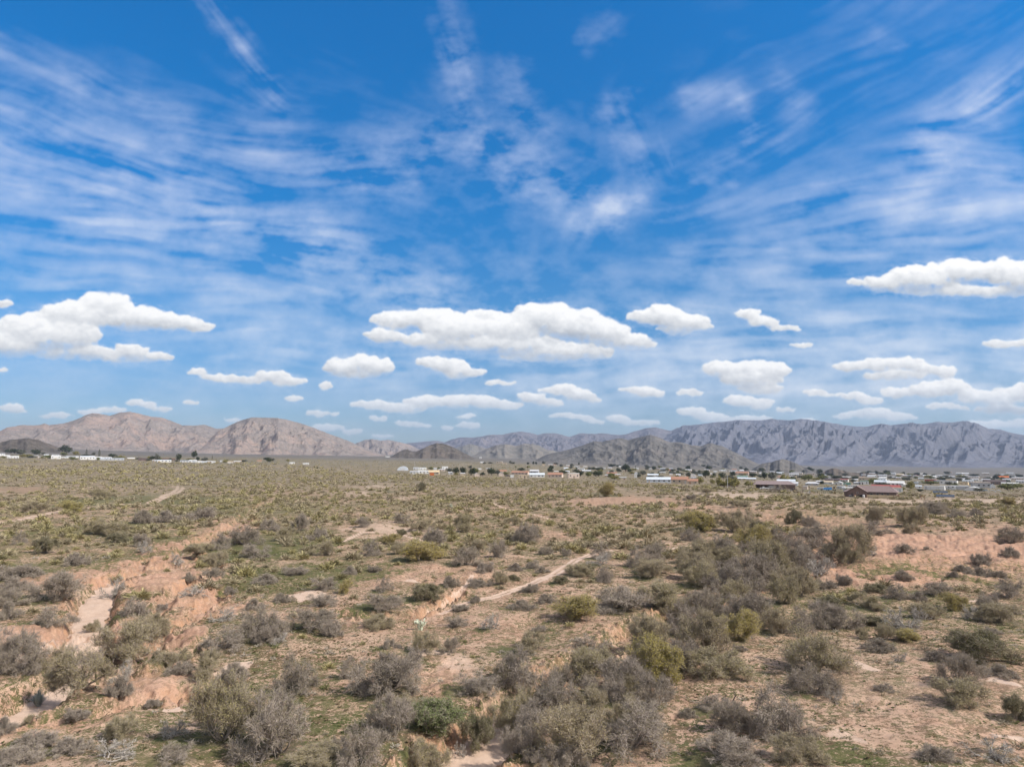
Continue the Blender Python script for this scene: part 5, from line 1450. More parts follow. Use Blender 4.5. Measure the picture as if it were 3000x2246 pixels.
def empty(name, loc, rz=0.0):
    o = bpy.data.objects.new(name, None); COL.objects.link(o); o.location = loc; o.rotation_euler = (0, 0, rz); o.empty_display_size = .5
    return o

def stand(px, py, yaw=0.0, back=0.0):
    x, y, z, d = px_ground(px, py)
    x, y = x * (1 + back / d), y * (1 + back / d)
    z = float(terrain(np.array([x]), np.array([y]))[0])
    return (x, y, z), -math.atan2(x, y) + yaw, d / F_PX

def win(root, x, y, z, w, h, t=.04):
    f = Shape().box(x - w / 2 - .07, x + w / 2 + .07, y - t - .03, y + .02, z - .07, z + h + .07).build("window", paint("W", "wall"), root)
    g = Shape(); g.box(x - w / 2, x + w / 2, y - t - .05, y - t - .028, z, z + h); p = g.build("pane", GLASS, f)
    return f

def building(x0, x1, yt, yb, st, wc, rc, rnd):
    loc, rz, sc = stand((x0 + x1) / 2, yb)
    W = (x1 - x0) * sc; H = max((yb - yt) * sc, 2.2)
    D = {"t": min(5.0, W * .6), "x": min(3.0, W * .7), "e": W * 1.2, "b": W * 1.1, "c": W * .5}.get(st, min(max(W * .5, 4.0), 11.0))
    yaw = rnd.uniform(-.22, .22) if st not in "eb" else rnd.uniform(-.1, .1)
    name = {"t": "trailer_home", "x": "storage_container", "e": "shed", "b": "arched_barn", "c": "carport"}.get(st, "house")
    root = empty(name, (loc[0], loc[1], loc[2] - .05), rz + yaw)
    hx = W / 2
    wm, rm = paint(wc), paint(rc, "roof")
    w = Shape(); r = Shape(); ov = .35
    if st in "gh":
        rise = H * (.40 if st == "g" else .42); e = H - rise
        if st == "g":
            w.box(-hx, hx, 0, D, -.6, e)
            for sx in (-hx, hx):
                w.poly([(sx, 0, e), (sx, D, e), (sx, D / 2, H - .06)][::(1 if sx > 0 else -1)])
            r.slab((-hx - ov, -ov, e - .12), (hx + ov, -ov, e - .12), (hx + ov, D / 2, H), (-hx - ov, D / 2, H), .14)
            r.slab((-hx - ov, D / 2, H), (hx + ov, D / 2, H), (hx + ov, D + ov, e - .12), (-hx - ov, D + ov, e - .12), .14)
        else:
            w.box(-hx, hx, 0, D, -.6, e)
            a, b = -hx + D * .5, hx - D * .5
            if a >= b: a, b = -.3, .3
            k = [(-hx - ov, -ov, e), (hx + ov, -ov, e), (hx + ov, D + ov, e), (-hx - ov, D + ov, e)]
            r.poly([k[0], k[1], (b, D / 2, H), (a, D / 2, H)]).poly([k[1], k[2], (b, D / 2, H)]).poly([k[2], k[3], (a, D / 2, H), (b, D / 2, H)]).poly([k[3], k[0], (a, D / 2, H)]).poly(k[::-1])
    elif st == "e":
        e = H * .62
        w.box(-hx, hx, 0, D, -.6, e)
        for sy in (0, D):
            w.poly([(-hx, sy, e), (hx, sy, e), (0, sy, H - .06)][::(1 if sy == 0 else -1)])
        r.slab((-hx - .25, -.3, e - .1), (0, -.3, H), (0, D + .3, H), (-hx - .25, D + .3, e - .1), .12)
        r.slab((0, -.3, H), (hx + .25, -.3, e - .1), (hx + .25, D + .3, e - .1), (0, D + .3, H), .12)
    elif st == "b":
        n = 12; pr = [(math.cos(math.pi * i / n) * hx, math.sin(math.pi * i / n) ** .8 * H) for i in range(n + 1)]
        for i in range(n):
            (ax, az), (bx, bz) = pr[i], pr[i + 1]
            r.poly([(ax, 0, az), (ax, D, az), (bx, D, bz), (bx, 0, bz)])
        w.poly([(p[0], .05, p[1] * .985) for p in pr][::-1]); w.poly([(p[0], D - .05, p[1] * .985) for p in pr])
        w.box(-hx, hx, .1, D - .1, -.6, .05)
    elif st == "c":
        for sx in (-hx + .15, hx - .15):
            for sy in (.15, D - .15):
                w.cyl((sx, sy, -.5), (sx, sy, H - .3), .07)
        w.box(-hx + .3, hx - .3, D - .4, D - .3, 0, H * .7)
        r.slab((-hx - .2, -.2, H - .32), (hx + .2, -.2, H - .32), (hx + .2, D + .2, H - .1), (-hx - .2, D + .2, H - .1), .12)
    elif st == "t":
        e = H * .80
        w.box(-hx, hx, 0, D, -.5, e)
        for sx in (-hx, hx):
            w.poly([(sx, 0, e), (sx, D, e), (sx, D / 2, H - .05)][::(1 if sx > 0 else -1)])
        r.slab((-hx - .15, -.2, e - .05), (hx + .15, -.2, e - .05), (hx + .15, D / 2, H), (-hx - .15, D / 2, H), .08)
        r.slab((-hx - .15, D / 2, H), (hx + .15, D / 2, H), (hx + .15, D + .2, e - .05), (-hx - .15, D + .2, e - .05), .08)
    elif st == "x":
        w.box(-hx, hx, 0, D, .1, H - .12)
        nrib = int(W / .6)
        for i in range(nrib):
            cx_ = -hx + (i + .5) * W / nrib; w.box(cx_ - .12, cx_ + .12, -.05, -.002, .2, H - .25)
        r.box(-hx - .03, hx + .03, -.06, D + .03, H - .12, H)
    else:
        w.box(-hx, hx, 0, D, -.6, H * .90)
        r.box(-hx - .12, hx + .12, -.12, D + .12, H * .90, H)
    w.build("wall", wm, root); r.build("roof", rm, root)
    if st not in "cb" and W > 4.5 and (x1 - x0) > 13:
        e = {"g": .60, "h": .58, "e": .6, "t": .8, "x": .8}.get(st, .88) * H
        wh = min(1.1, e * .34); ww = min(1.5, W * .11); n = max(1, min(5, int(W / 4.2)))
        slots = [(-hx + (i + .5) * W / (n + 1)) for i in range(n + 1)]
        dk = rnd.randrange(len(slots))
        for i, sx in enumerate(slots):
            if i == dk and st != "x":
                dh = min(2.05, e * .78); Shape().box(sx - .48, sx + .48, -.05, -.01, 0, dh).build("door", paint(rnd.choice("WTBGKO"), "wall"), root)
            elif st == "x":
                if i == 0: Shape().box(sx - .7, sx + .7, -.085, -.055, .2, H * .8).build("door", paint("G", "wall"), root)
            else:
                win(root, sx, 0, min(e * .42, e - wh - .2), ww, wh)
    elif st == "b":
        Shape().box(-hx * .32, hx * .32, -.03, .045, 0, H * .55).build("door", paint("M", "wall"), root)
    return root

T_LANDMARKS = [("brown ranch house", 2550, 1440), ("long open barn", 2267, 1420), ("pair of tall palms", 1535, 1375), ("orange shed", 1265, 1388), ("dark tree clump", 1340, 1385), ("blue-roofed house", 1930, 1405),
               ("dark pointed knoll", 1280, 1320), ("long red roof", 2590, 1425), ("long pale container", 2736, 1430), ("arched white shelter", 2905, 1425), ("dark brown roof", 2915, 1412), ("green shed", 2481, 1418),
               ("tall column cypress", 290, 1335), ("largest dark tree", 190, 1325), ("white arched barn", 1180, 1370), ("lone round tree", 789, 1350), ("terracotta roofs", 1620, 1390), ("grey hill foot", 1990, 1365), ("small rocky hill", 2290, 1372),
               ("far dirt road", 2590, 1370), ("quarry scar", 1440, 1345), ("red flat-roofed block", 2725, 1408), ("sandy yellow wall", 2350, 1398), ("knoll tree group", 2385, 1375), ("open garage", 1975, 1410), ("reddish roof", 480, 1345), ("awning trailer", 330, 1360), ("grey-green gum tree", 2263, 1400), ("tall dark tree", 1835, 1375)]
ST_SAY = {"t": "trailer home", "x": "container", "e": "gabled shed", "b": "arched barn", "c": "carport", "g": "gabled house", "h": "hip-roofed house", "f": "flat building"}
T_TAKEN = {}
def rank_labels(items):
    """items: (key, pixel x, pixel y, words) -> {key: label}, each label naming a landmark, a side and an order."""
    bins = {}
    for key, x, y, words in items:
        lm = min(T_LANDMARKS, key=lambda l: (l[1] - x) ** 2 + (2.0 * (l[2] - y)) ** 2)
        a = math.atan2(2.0 * (lm[2] - y), x - lm[1]); k = int(round(a / (math.pi / 4))) % 8
        bins.setdefault((words, lm[0], k), []).append((math.hypot(lm[1] - x, lm[2] - y), key))
    out = {}
    for (words, lm, k), v in bins.items():
        v.sort(key=lambda t: t[0])
        for n, (_, key) in enumerate(v):
            out[key] = f"{ORD[n] if n < len(ORD) else 'far '}{words} {DIRS[k]} the {lm}"
    return out

rnd = random.Random(5)
BUILDINGS = [(b[0], b[1], b[2] + (b[3] - b[2]) * (.26 if b[1] < 900 else 0), b[3], b[4], rnd.choice('TPTG') if b[5] == 'W' and b[4] in 'tg' and rnd.random() < .30 else b[5], b[6]) for b in BUILDINGS]
# more roofs far off, packed along the foot of the hills
for i in range(110):
    x = rnd.uniform(1640, 3010); t = (x - 1600) / 1400
    lo, hi = 1363 + 25 * min(t * 1.4, 1), 1384 + 24 * min(t * 1.6, 1)
    y = lo + (hi - lo) * rnd.random() ** 1.2; w = rnd.uniform(9, 20); h = rnd.uniform(3.6, 5.6)
    if any(x - w / 2 < b[1] + 2 and x + w / 2 > b[0] - 2 and abs(b[3] - y) < 5 for b in BUILDINGS):
        continue
    BUILDINGS.append((x - w / 2, x + w / 2, y - h, y, rnd.choice("ttttgfg"), rnd.choice("WWWWWTPG"), rnd.choice("MMMLWGTO")))
HAND_B = {  # labels for the buildings one can recognise: pixel -> label
    (1180, 1378): "white arched metal barn at the edge of the scrub", (1265, 1392): "bright orange shed beside the white trailers",
    (1930, 1413): "pale blue metal-roofed house fronted by low bushes", (1991, 1415): "terracotta-roofed house with a dark garage opening", (2380, 1421): "grey hip-roofed house behind the parked trailers",
    (2592, 1434): "long red-roofed house behind the brown ranch house", (2736, 1435): "long pale ribbed storage container among the trailers", (2482, 1421): "small green shed between the white houses",
    (2916, 1419): "dark brown gabled house behind the trailers near the arched shelter", (1573, 1397): "white house with wide pale metal roof near the two palms"}
blab = rank_labels([(i, (b[0] + b[1]) / 2, b[3], (f"{PAINT[b[6]][1].replace(' ', '-')}-roofed " if b[5] != b[6] else "") + f"{PAINT[b[5]][1]} {ST_SAY[b[4]]}") for i, b in enumerate(BUILDINGS)])
for (x, y), t in HAND_B.items():
    i = min(range(len(BUILDINGS)), key=lambda k: ((BUILDINGS[k][0] + BUILDINGS[k][1]) / 2 - x) ** 2 + (BUILDINGS[k][3] - y) ** 2)
    blab[i] = t
for i, b in enumerate(BUILDINGS):
    o = building(*b, rnd)
    tag(o, blab[i], {"t": "trailer", "x": "container", "e": "shed", "b": "barn", "c": "carport"}.get(b[4], "house"), "homes of the desert settlement")

# ------------------------------------------------------------------ the brown ranch house and its yard
def ranch_house():
    loc, rz, sc = stand(2549, 1456)
    root = empty("ranch_house", (loc[0], loc[1], loc[2] - .05), rz - .10)
    tag(root, "low brown ranch house with a wide brown roof behind a pale yard wall", "house")
    S = lambda px: (px - 2549) * sc
    e, top = 2.9, 5.6; x0, xg, x1, xe = S(2487), S(2518), S(2545), S(2612); D = 11.0
    w = Shape()
    w.box(xg - 4.2, xg + 4.6, 0, D, -.6, e)                                          # gabled wing facing the viewer
    w.poly([(xg - 4.2, 0, e), (xg + 4.6, 0, e), (xg + .2, 0, top - .08)])
    w.box(x0, xg - 4.202, .9, D - 2, -.6, e - .25)
    w.box(xg + 4.602, xe - .6, 1.6, D, -.6, e)
    w.build("wall", paint("B"), root)
    r = Shape()
    r.slab((xg - 5.0, -.7, e - .4), (xg + .2, -.7, top), (xg + .2, D + .6, top), (xg - 5.0, D + .6, e - .4), .18)
    r.slab((xg + .2, -.7, top), (xg + 5.2, -.7, e - .35), (xg + 5.2, 1.2, e - .35), (xg + .2, 5.5, top), .18)
    r.slab((xg + 4.9, .8, e - .25), (xe, .8, e - .25), (xe - 3.6, D / 2 + 1, top - .05), (xg + .2, D / 2 + 1, top - .05), .18)
    r.slab((xg + .2, D / 2 + 1, top - .05), (xe - 3.6, D / 2 + 1, top - .05), (xe, D + .8, e - .25), (xg + 4.9, D + .8, e - .25), .18)
    r.slab((xe - .005, .8, e - .25), (xe - .005, D + .8, e - .25), (xe - 3.6, D / 2 + 1.3, top - .05), (xe - 3.6, D / 2 + .7, top - .05), .18)
    r.slab((x0 - .5, .3, e - .45), (xg - 3.0, .3, e - .2), (xg - 2.2, D * .5, e + .9), (x0 + 1.4, D * .5, e + .7), .16)
    m = Mat("brown_shingles", .85, .15)
    r.build("roof", m.color(m.mix(m.step(m.noise(2.2, 5, .7, stretch=(1, 3, 1)), .38, .62), (.20, .150, .140), (.285, .215, .205))), root)
    for wx in (S(2552), S(2566), S(2577), S(2590)):
        win(root, wx, 1.6, .95, 1.15 if wx < S(2585) else 1.0, 1.15)
    Shape().box(xg - 2.6, xg - 1.6, -.05, -.01, 0, 2.1).build("door", paint("K"), root)
    Shape().box(xg + .4, xg + 2.6, -.12, -.01, 0, 1.3).build("door", DARK, root)
    win(root, xg - 3.6 + 4.0, 0, 1.9, .5, .7)
ranch_house()

def small(name, label, cat, px, py, parts, yaw=0.0, group=None, back=0.0):
    loc, rz, sc = stand(px, py, yaw, back); root = empty(name, loc, rz); tag(root, label, cat, group)
    for (pn, mat, fn) in parts:
        s = Shape(); fn(s); s.build(pn, mat, root)
    return root
small("yard_wall", "long pale tan yard wall in front of the brown ranch house", "wall", 2587, 1457.5, [
    ("panel", paint("Y"), lambda s: s.box(-7.0, 6.4, 0, .2, -.5, 1.3)), ("pillar", paint("O"), lambda s: s.box(6.402, 7.1, -.1, .4, -.5, 1.55)), ("pillar", paint("O"), lambda s: s.box(-7.3, -7.002, -.1, .4, -.5, 1.4))], -.08)
small("water_tank", "white upright water tank against the brown gable wall", "tank", 2530.5, 1456.5, [("body", paint("W"), lambda s: s.cyl((0, 0, 0), (0, 0, 1.25), .5, 14)), ("lid", paint("M"), lambda s: s.cyl((0, 0, 1.25), (0, 0, 1.45), .48, 14, .18))])
small("air_conditioner", "pale boxy cooling unit at the foot of the brown house", "air conditioner", 2491, 1454.5, [("casing", paint("M"), lambda s: s.box(-.55, .55, 0, .8, .08, .85)), ("grille", DARK, lambda s: s.box(-.42, .42, -.03, -.002, .2, .72))])
small("yellow_hydrant_post", "small yellow post standing in front of the brown house", "post", 2505.5, 1462, [("stem", WOODM, lambda s: s.cyl((0, 0, -.2), (0, 0, 1.1), .09)), ("head", paint("Y"), lambda s: s.cyl((0, 0, 1.1), (0, 0, 1.7), .30, 10, .2)), ("cap", paint("S"), lambda s: s.cyl((0, 0, 1.7), (0, 0, 1.95), .2, 10, .05))])

def open_barn():
    loc, rz, sc = stand(2270, 1432)
    root = empty("open_barn", loc, rz + .04); tag(root, "long open-sided barn with low brown roof over parked vehicles", "barn")
    S = lambda px: (px - 2270) * sc
    x0, x1, D, e, top = S(2214), S(2326), 10.0, 2.9, 5.1
    r = Shape(); ridge = x0 + 3.2
    r.slab((x0, -.4, e), (x1, -.4, e), (x1 - 4.6, D / 2, top), (ridge - .6, D / 2, top), .2)
    r.slab((ridge - .6, D / 2, top), (x1 - 4.6, D / 2, top), (x1, D + .4, e), (x0, D + .4, e), .2)
    m = Mat("barn_roof", .8, .2); r.build("roof", m.color(m.mix(m.step(m.noise(1.5, 4, .7, stretch=(3, .4, 1)), .4, .62), (.215, .160, .155), (.30, .235, .225))), root)
    g = Shape(); g.poly([(x0 + .4, -.1, e + .02), (x0 + .4, D + .1, e + .02), (ridge - .55, D / 2, top - .1)]); g.build("gable", paint("K"), root)
    for i in range(7):
        px_ = x0 + .5 + (x1 - x0 - 1.0) * i / 6
        Shape().box(px_ - .1, px_ + .1, 0, .2, -.4, e).build("post", WOODM, root)
    b = Shape(); b.box(x0 + 2, x1 - .6, D - .3, D - .1, 0, e - .05); b.box(x0 + 9.5, x1 - .6, D * .55, D * .55 + .15, 0, e - .3); b.build("wall", paint("B"), root)
    Shape().box(x0 + 4.2, x0 + 9.0, D * .5, D * .5 + .2, e * .72, e + .25).build("fascia", paint("O"), root)
open_barn()

def vehicle(kind, label, px, py, L, col, yaw=0.0, cat="car", name="parked_car"):
    loc, rz, sc = stand(px, py); root = empty(name, loc, rz + yaw); tag(root, label, cat, "vehicles parked in the settlement")
    h = L / 2; W = 1.85
    def profile(pts, y0=0.0, y1=W):
        s = Shape(); n = len(pts)
        k = 0; s.v = [(p[0], y0, p[1]) for p in pts] + [(p[0], y1, p[1]) for p in pts]
        s.f = [tuple(range(n)), tuple(range(2 * n - 1, n - 1, -1))] + [(i, n + i, n + (i + 1) % n, (i + 1) % n) for i in range(n)]
        return s
    if kind == "pickup":
        b = [(-h, .42), (-h, 1.05), (-h * .93, 1.1), (-h * .10, 1.1), (h * .62, 1.06), (h * .97, .98), (h, .75), (h, .42)]
        c = [(-h * .10, 1.1), (-h * .04, 1.78), (h * .28, 1.80), (h * .52, 1.08)]
    elif kind == "van":
        b = [(-h, .4), (-h, 1.4), (h * .62, 1.4), (h * .96, 1.12), (h, .4)]; c = [(-h, 1.4), (-h * .97, 2.25), (h * .35, 2.25), (h * .62, 1.4)]
    elif kind == "suv":
        b = [(-h, .42), (-h, 1.12), (h * .45, 1.12), (h * .95, 1.02), (h, .5), (h, .42)]; c = [(-h * .98, 1.12), (-h * .88, 1.76), (h * .20, 1.78), (h * .46, 1.12)]
    else:
        b = [(-h, .36), (-h, .88), (-h * .55, .95), (h * .40, .95), (h * .95, .82), (h, .36)]; c = [(-h * .60, .95), (-h * .32, 1.42), (h * .10, 1.43), (h * .40, .95)]
    body = profile(b[::-1]).build("body", paint(col), root)
    profile(c[::-1], .08, W - .08).build("cabin", paint(col), root)
    xs = [p[0] for p in c]; zs = [p[1] for p in c]; zl, zh = min(zs), max(zs)
    q = [(c[0][0] + .12, zl + .06), (c[1][0] + .14, zh - .10), (c[2][0] - .10, zh - .10), (c[3][0] - .16, zl + .06)]
    Shape().poly([(p[0], .07, p[1]) for p in q]).build("window", GLASS, root)
    for wx in (-h * .62, h * .62):
        for wy in (.0, W - .2):
            t = Shape().cyl((wx, wy - .02, .36), (wx, wy + .2, .36), .36, 14).build("wheel", RUBBER, root)
            Shape().cyl((wx, wy - .04, .36), (wx, wy + .0, .36), .2, 12).build("rim", STEEL, t)
    return root
vehicle("pickup", "white pickup truck parked at the front of the open barn", 2239, 1433.5, 5.4, "W", math.pi, "pickup truck", "parked_pickup")
vehicle("van", "boxy white van under the middle of the open barn", 2263.5, 1433, 4.6, "W", 0, "van", "parked_van")
vehicle("suv", "dark suv under the open barn beside the white van", 2284, 1434, 4.9, "K", 0, "car")
vehicle("car", "low white car half hidden before the dark suv", 2283, 1436, 4.2, "W", .1, "car")
vehicle("car", "dark car parked by the little white arched shed", 2326, 1436, 4.3, "K", 0, "car")
vehicle("car", "white car in the yard of the white houses by the grey barn", 2650, 1424, 4.6, "W", .2, "car")
vehicle("suv", "dark car beside the small house near the twin palms", 1488, 1396, 4.7, "K", 0, "car")
vehicle("van", "white van among the trailers near the long red roof", 2643, 1424.5, 5.0, "W", 0, "van", "parked_van")

def rv(px, py, wpx, hpx, label, stripe="K"):
    loc, rz, sc = stand(px, py); root = empty("camper_trailer", loc, rz); tag(root, label, "camper", "campers parked in the settlement")
    L = wpx * sc; H = hpx * sc; h = L / 2
    s = Shape(); s.box(-h, h, 0, 2.5, .45, H - .15); s.box(-h * .95, h * .97, .1, 2.4, H - .15, H); s.build("body", paint("W"), root)
    Shape().box(-h * .9, h * .5, -.03, -.002, H * .42, H * .50).build("stripe", paint(stripe), root)
    for i, x in enumerate((-.7, -.3, .12, .62)):
        Shape().box(h * x - .45, h * x + .45, -.04, -.004, H * .56, H * .78).build("window", GLASS, root)
    Shape().box(h * .35, h * .35 + .7, -.045, -.004, .5, H * .82).build("door", paint("M"), root)
    for x in (-.12, .1):
        Shape().cyl((h * x, -.02, .36), (h * x, .25, .36), .36, 12).build("wheel", RUBBER, root)
rv(2777, 1434.5, 35, 10.5, "big white camper with dark windows beside the long container")
rv(2407, 1435.5, 21, 7, "plain white camper next to the blue tarped trailer", "G")
rv(2500, 1428, 26, 7, "greyish camper in the yard behind the canopy", "M")
small("tarped_trailer", "trailer under a bright blue tarp beside the white camper", "trailer", 2425, 1437, [
    ("bed", paint("G"), lambda s: s.box(-2.6, 2.6, 0, 2.2, .5, .8)), ("tarp", Mat("blue_tarp", .6, .3).color((.07, .22, .48)), lambda s: (s.poly([(-2.7, -.08, .7), (2.7, -.08, .7), (2.4, .3, 2.3), (-2.2, .3, 2.0)]), s.poly([(-2.2, .3, 2.0), (2.4, .3, 2.3), (2.4, 2.0, 2.2), (-2.2, 2.0, 1.9)]), s.poly([(2.7, -.08, .7), (2.7, 2.3, .7), (2.4, 2.0, 2.2), (2.4, .3, 2.3)]), s.poly([(-2.7, 2.3, .7), (-2.7, -.08, .7), (-2.2, .3, 2.0), (-2.2, 2.0, 1.9)]))),
    ("wheel", RUBBER, lambda s: s.cyl((-.5, -.05, .35), (-.5, .2, .35), .35, 12)), ("wheel", RUBBER, lambda s: s.cyl((.5, -.05, .35), (.5, .2, .35), .35, 12))])
small("loader_machine", "little yellow digging machine between the campers", "digger", 2444, 1436, [
    ("body", paint("Y"), lambda s: s.box(-.9, .9, 0, 1.4, .5, 1.3)), ("cabin", DARK, lambda s: s.box(-.5, .5, .2, 1.2, 1.3, 2.3)), ("arm", paint("Y"), lambda s: (s.cyl((.8, .6, 1.2), (1.4, .6, 2.8), .12), s.cyl((1.4, .6, 2.8), (2.0, .6, 1.6), .10))), ("wheel", RUBBER, lambda s: s.cyl((-.6, -.05, .45), (-.6, .2, .45), .45, 12)), ("wheel", RUBBER, lambda s: s.cyl((.6, -.05, .45), (.6, .2, .45), .45, 12))])
for (px, py, w, lab) in ((2755, 1448, 43, "dark blue solar panel row nearer the camper"), (2770, 1461, 45, "wide blue solar panel row in the scrub beside the timber frame")):
    small("solar_array", lab, "solar panels", px, py, [("panel", SOLAR, lambda s, w=w: s.slab((-w * .085, 0, .9), (w * .085, 0, .9), (w * .085, 2.2, 1.9), (-w * .085, 2.2, 1.9), .06)), ("leg", STEEL, lambda s, w=w: s.cyl((-w * .06, 1, -.2), (-w * .06, 1, 1.35), .06)), ("leg", STEEL, lambda s, w=w: s.cyl((w * .06, 1, -.2), (w * .06, 1, 1.35), .06))], group="solar panel rows in the scrub")
small("timber_frame", "small square orange timber frame standing in the scrub", "frame", 2704, 1463, [
    ("post", paint("O"), lambda s: s.box(-.85, -.6, 0, .25, -.2, 1.5)), ("post", paint("O"), lambda s: s.box(.6, .85, 0, .25, -.2, 1.5)), ("beam", paint("O"), lambda s: s.box(-.85, .85, -.003, .253, 1.5, 1.75))])
for i, (px, lab) in enumerate(((2887, "leftmost of the three low curved blue shade shelters"), (2907, "middle one of the three low curved blue shade shelters"), (2925, "rightmost of the three low curved blue shade shelters"))):
    def arch(s):
        n = 8
        for k in range(n):
            a, b = math.pi * k / n, math.pi * (k + 1) / n
            s.slab((math.cos(a) * 1.9, 0, math.sin(a) * 1.5 - .05), (math.cos(b) * 1.9, 0, math.sin(b) * 1.5 - .05), (math.cos(b) * 1.9, 3.5, math.sin(b) * 1.5 - .05), (math.cos(a) * 1.9, 3.5, math.sin(a) * 1.5 - .05), .05)
    small("shade_shelter", lab, "shelter", px, 1441.5, [("cover", Mat("blue_grey_sheet", .5, .3).color((.26, .33, .42)), arch), ("rib", STEEL, lambda s: s.cyl((-1.9, 0, 0), (1.9, 0, 0), .05))], group="curved shelters on the right")
small("gate_box", "small white box on a post at the ranch gate", "box", 2372.5, 1447.5, [("post", WOODM, lambda s: s.cyl((0, 0, -.2), (0, 0, .7), .08)), ("casing", paint("W"), lambda s: s.box(-.35, .35, -.3, .3, .7, 1.7))])
def gate():
    loc, rz, sc = stand(2362, 1448); root = empty("ranch_gate", loc, rz); tag(root, "tall dark pipe gateway on the ranch fence", "gate")
    for x in (-1.9, 1.9):
        Shape().cyl((x, 0, -.3), (x, 0, 4.2), .11).build("post", RUST, root)
    Shape().cyl((-1.9, 0, 4.1), (1.9, 0, 4.1), .09).build("crossbar", RUST, root)
    s = Shape()
    for z in (.4, .8, 1.2): s.cyl((-1.8, 0, z), (1.8, 0, z), .045)
    s.build("bars", STEEL, root)
gate()

def pipe_fence(name, path, h, label, step=4.0, rails=(0.5, .95), mat=None):
    """A pipe fence along pixels, each post a part of it."""
    mat = mat or RUST
    P = [px_ground(x, y)[:2] for x, y in path]
    Z = lambda x, y: float(terrain(np.array([x]), np.array([y]))[0])
    x0, y0 = P[0]; root = empty(name, (x0, y0, Z(x0, y0))); tag(root, label, "fence")
    o = Vector(root.location); rail = Shape()
    for (ax, ay), (bx, by) in zip(P[:-1], P[1:]):
        L = math.hypot(bx - ax, by - ay); n = max(1, int(L / step)); last = None
        for i in range(n + 1):
            t = i / n; x, y = ax + (bx - ax) * t, ay + (by - ay) * t; p = Vector((x, y, Z(x, y))) - o
            if not (i == 0 and (ax, ay) != P[0]):
                Shape().cyl(p + Vector((0, 0, -.2)), p + Vector((0, 0, h)), .07).build("post", mat, root)
            if last is not None:
                for r_ in rails:
                    rail.cyl(last + Vector((0, 0, h * r_)), p + Vector((0, 0, h * r_)), .045, 5)
            last = p
    rail.build("rail", mat, root)
pipe_fence("pipe_fence", [(2205, 1436), (2290, 1440), (2355, 1447)], 1.4, "dark pipe fence running from the open barn to the ranch gate")
pipe_fence("pipe_fence", [(2376, 1448), (2430, 1443), (2486, 1444)], 1.4, "dark pipe fence between the ranch gate and the brown house")
pipe_fence("pipe_fence", [(2545, 1462), (2600, 1464), (2660, 1458)], 1.1, "low wire fence below the pale yard wall", 3.0)
pipe_fence("corral_fence", [(2830, 1447), (2900, 1452), (3040, 1458)], 1.5, "long dark corral fence across the scrub on the far side of the timber frame", 4.0, (.35, .65, .95))

for (px, pb, hh, lab) in ((2008, 1414, 26, "pale street pole beside the terracotta house"), (2132, 1430, 24, "pale pole in front of the tan house by the yellow trees"), (1215, 1366, 10, "small utility pole behind the white arched barn"), (1370, 1372, 12, "thin utility pole beyond the dark tree clump"), (1440, 1375, 13, "thin utility pole between the dark trees and the palms"), (357, 1345, 12, "thin pole behind the trailers near the column cypress"), (718, 1346, 14, "thin pole on the plain before the lone round tree"), (478, 1344, 15, "thin pole among the trailers by the reddish roof"), (2892, 1402, 12, "white mast above the far trailers")):
    small("utility_pole", lab, "pole", px, pb, [("shaft", paint("M") if "pale" in lab or "white" in lab else WOODM, lambda s, hh=hh: s.cyl((0, 0, -.3), (0, 0, 8.5), .14, 8, .09)), ("crossarm", WOODM, lambda s: s.box(-.9, .9, -.06, .06, 7.7, 7.85))], group="poles in the settlement")

# ------------------------------------------------------------------ the settlement's trees
CROWN = {"d": Mat("crown_dark_green", .85, .1), "e": Mat("crown_grey_green", .85, .1), "l": Mat("crown_mid_green", .85, .1), "y": Mat("crown_yellow_green", .85, .1)}
for k, (a, b) in {"d": ((.050, .062, .036), (.095, .105, .055)), "e": ((.110, .115, .088), (.170, .170, .130)), "l": ((.150, .160, .055), (.21, .21, .08)), "y": ((.240, .215, .080), (.31, .275, .11))}.items():
    m = CROWN[k]; oi = N(m.t, 'ShaderNodeObjectInfo')
    m.color(m.mix(m.mul(oi.outputs['Random'], .7), m.mix(m.step(m.noise(1.6, 3), .4, .6), a, b), tuple((p + q) * .46 for p, q in zip(a, b))))
_g = Mat("trunk_bark", .9, .1); TRUNK = _g.color((.17, .13, .10))
def crown_mesh(kind, seed):
    g = np.random.RandomState(seed)
    if kind == "k":
        n = 500; t = g.rand(n); a = g.uniform(0, 6.28, n); r = .5 * np.sin(np.clip(t * 3.0 + .15, 0, 3.1)) ** .6 * np.sqrt(g.rand(n))
        C = np.stack([np.cos(a) * r, np.sin(a) * r, t], 1); s = .055
    else:
        cl = g.normal(0, 1, (11, 3)); cl /= np.linalg.norm(cl, axis=1, keepdims=True); cl *= g.uniform(.2, .62, (11, 1)); cl[:, 2] = np.abs(cl[:, 2]) * .85 - .12
        n = 900; i = g.randint(11, size=n); d = g.normal(0, 1, (n, 3)); d /= np.linalg.norm(d, axis=1, keepdims=True)
        C = cl[i] + d * (g.uniform(.22, .42, 11)[i] * g.rand(n) ** .4)[:, None]; s = .075
        C[:, 2] = (C[:, 2] + .55) * .72
        C[:, :2] *= .55 / np.percentile(np.hypot(C[:, 0], C[:, 1]), 95); C[:, 2] = .12 + .88 * (C[:, 2] - C[:, 2].min()) / (np.percentile(C[:, 2], 99) - C[:, 2].min())
    V, F = leaves([(c, g.normal(0, 1, 3), s * g.uniform(.6, 1.4)) for c in C], g)
    return new_mesh("crown", V, [F], mats=[CROWN["d" if kind == "k" else kind].m])
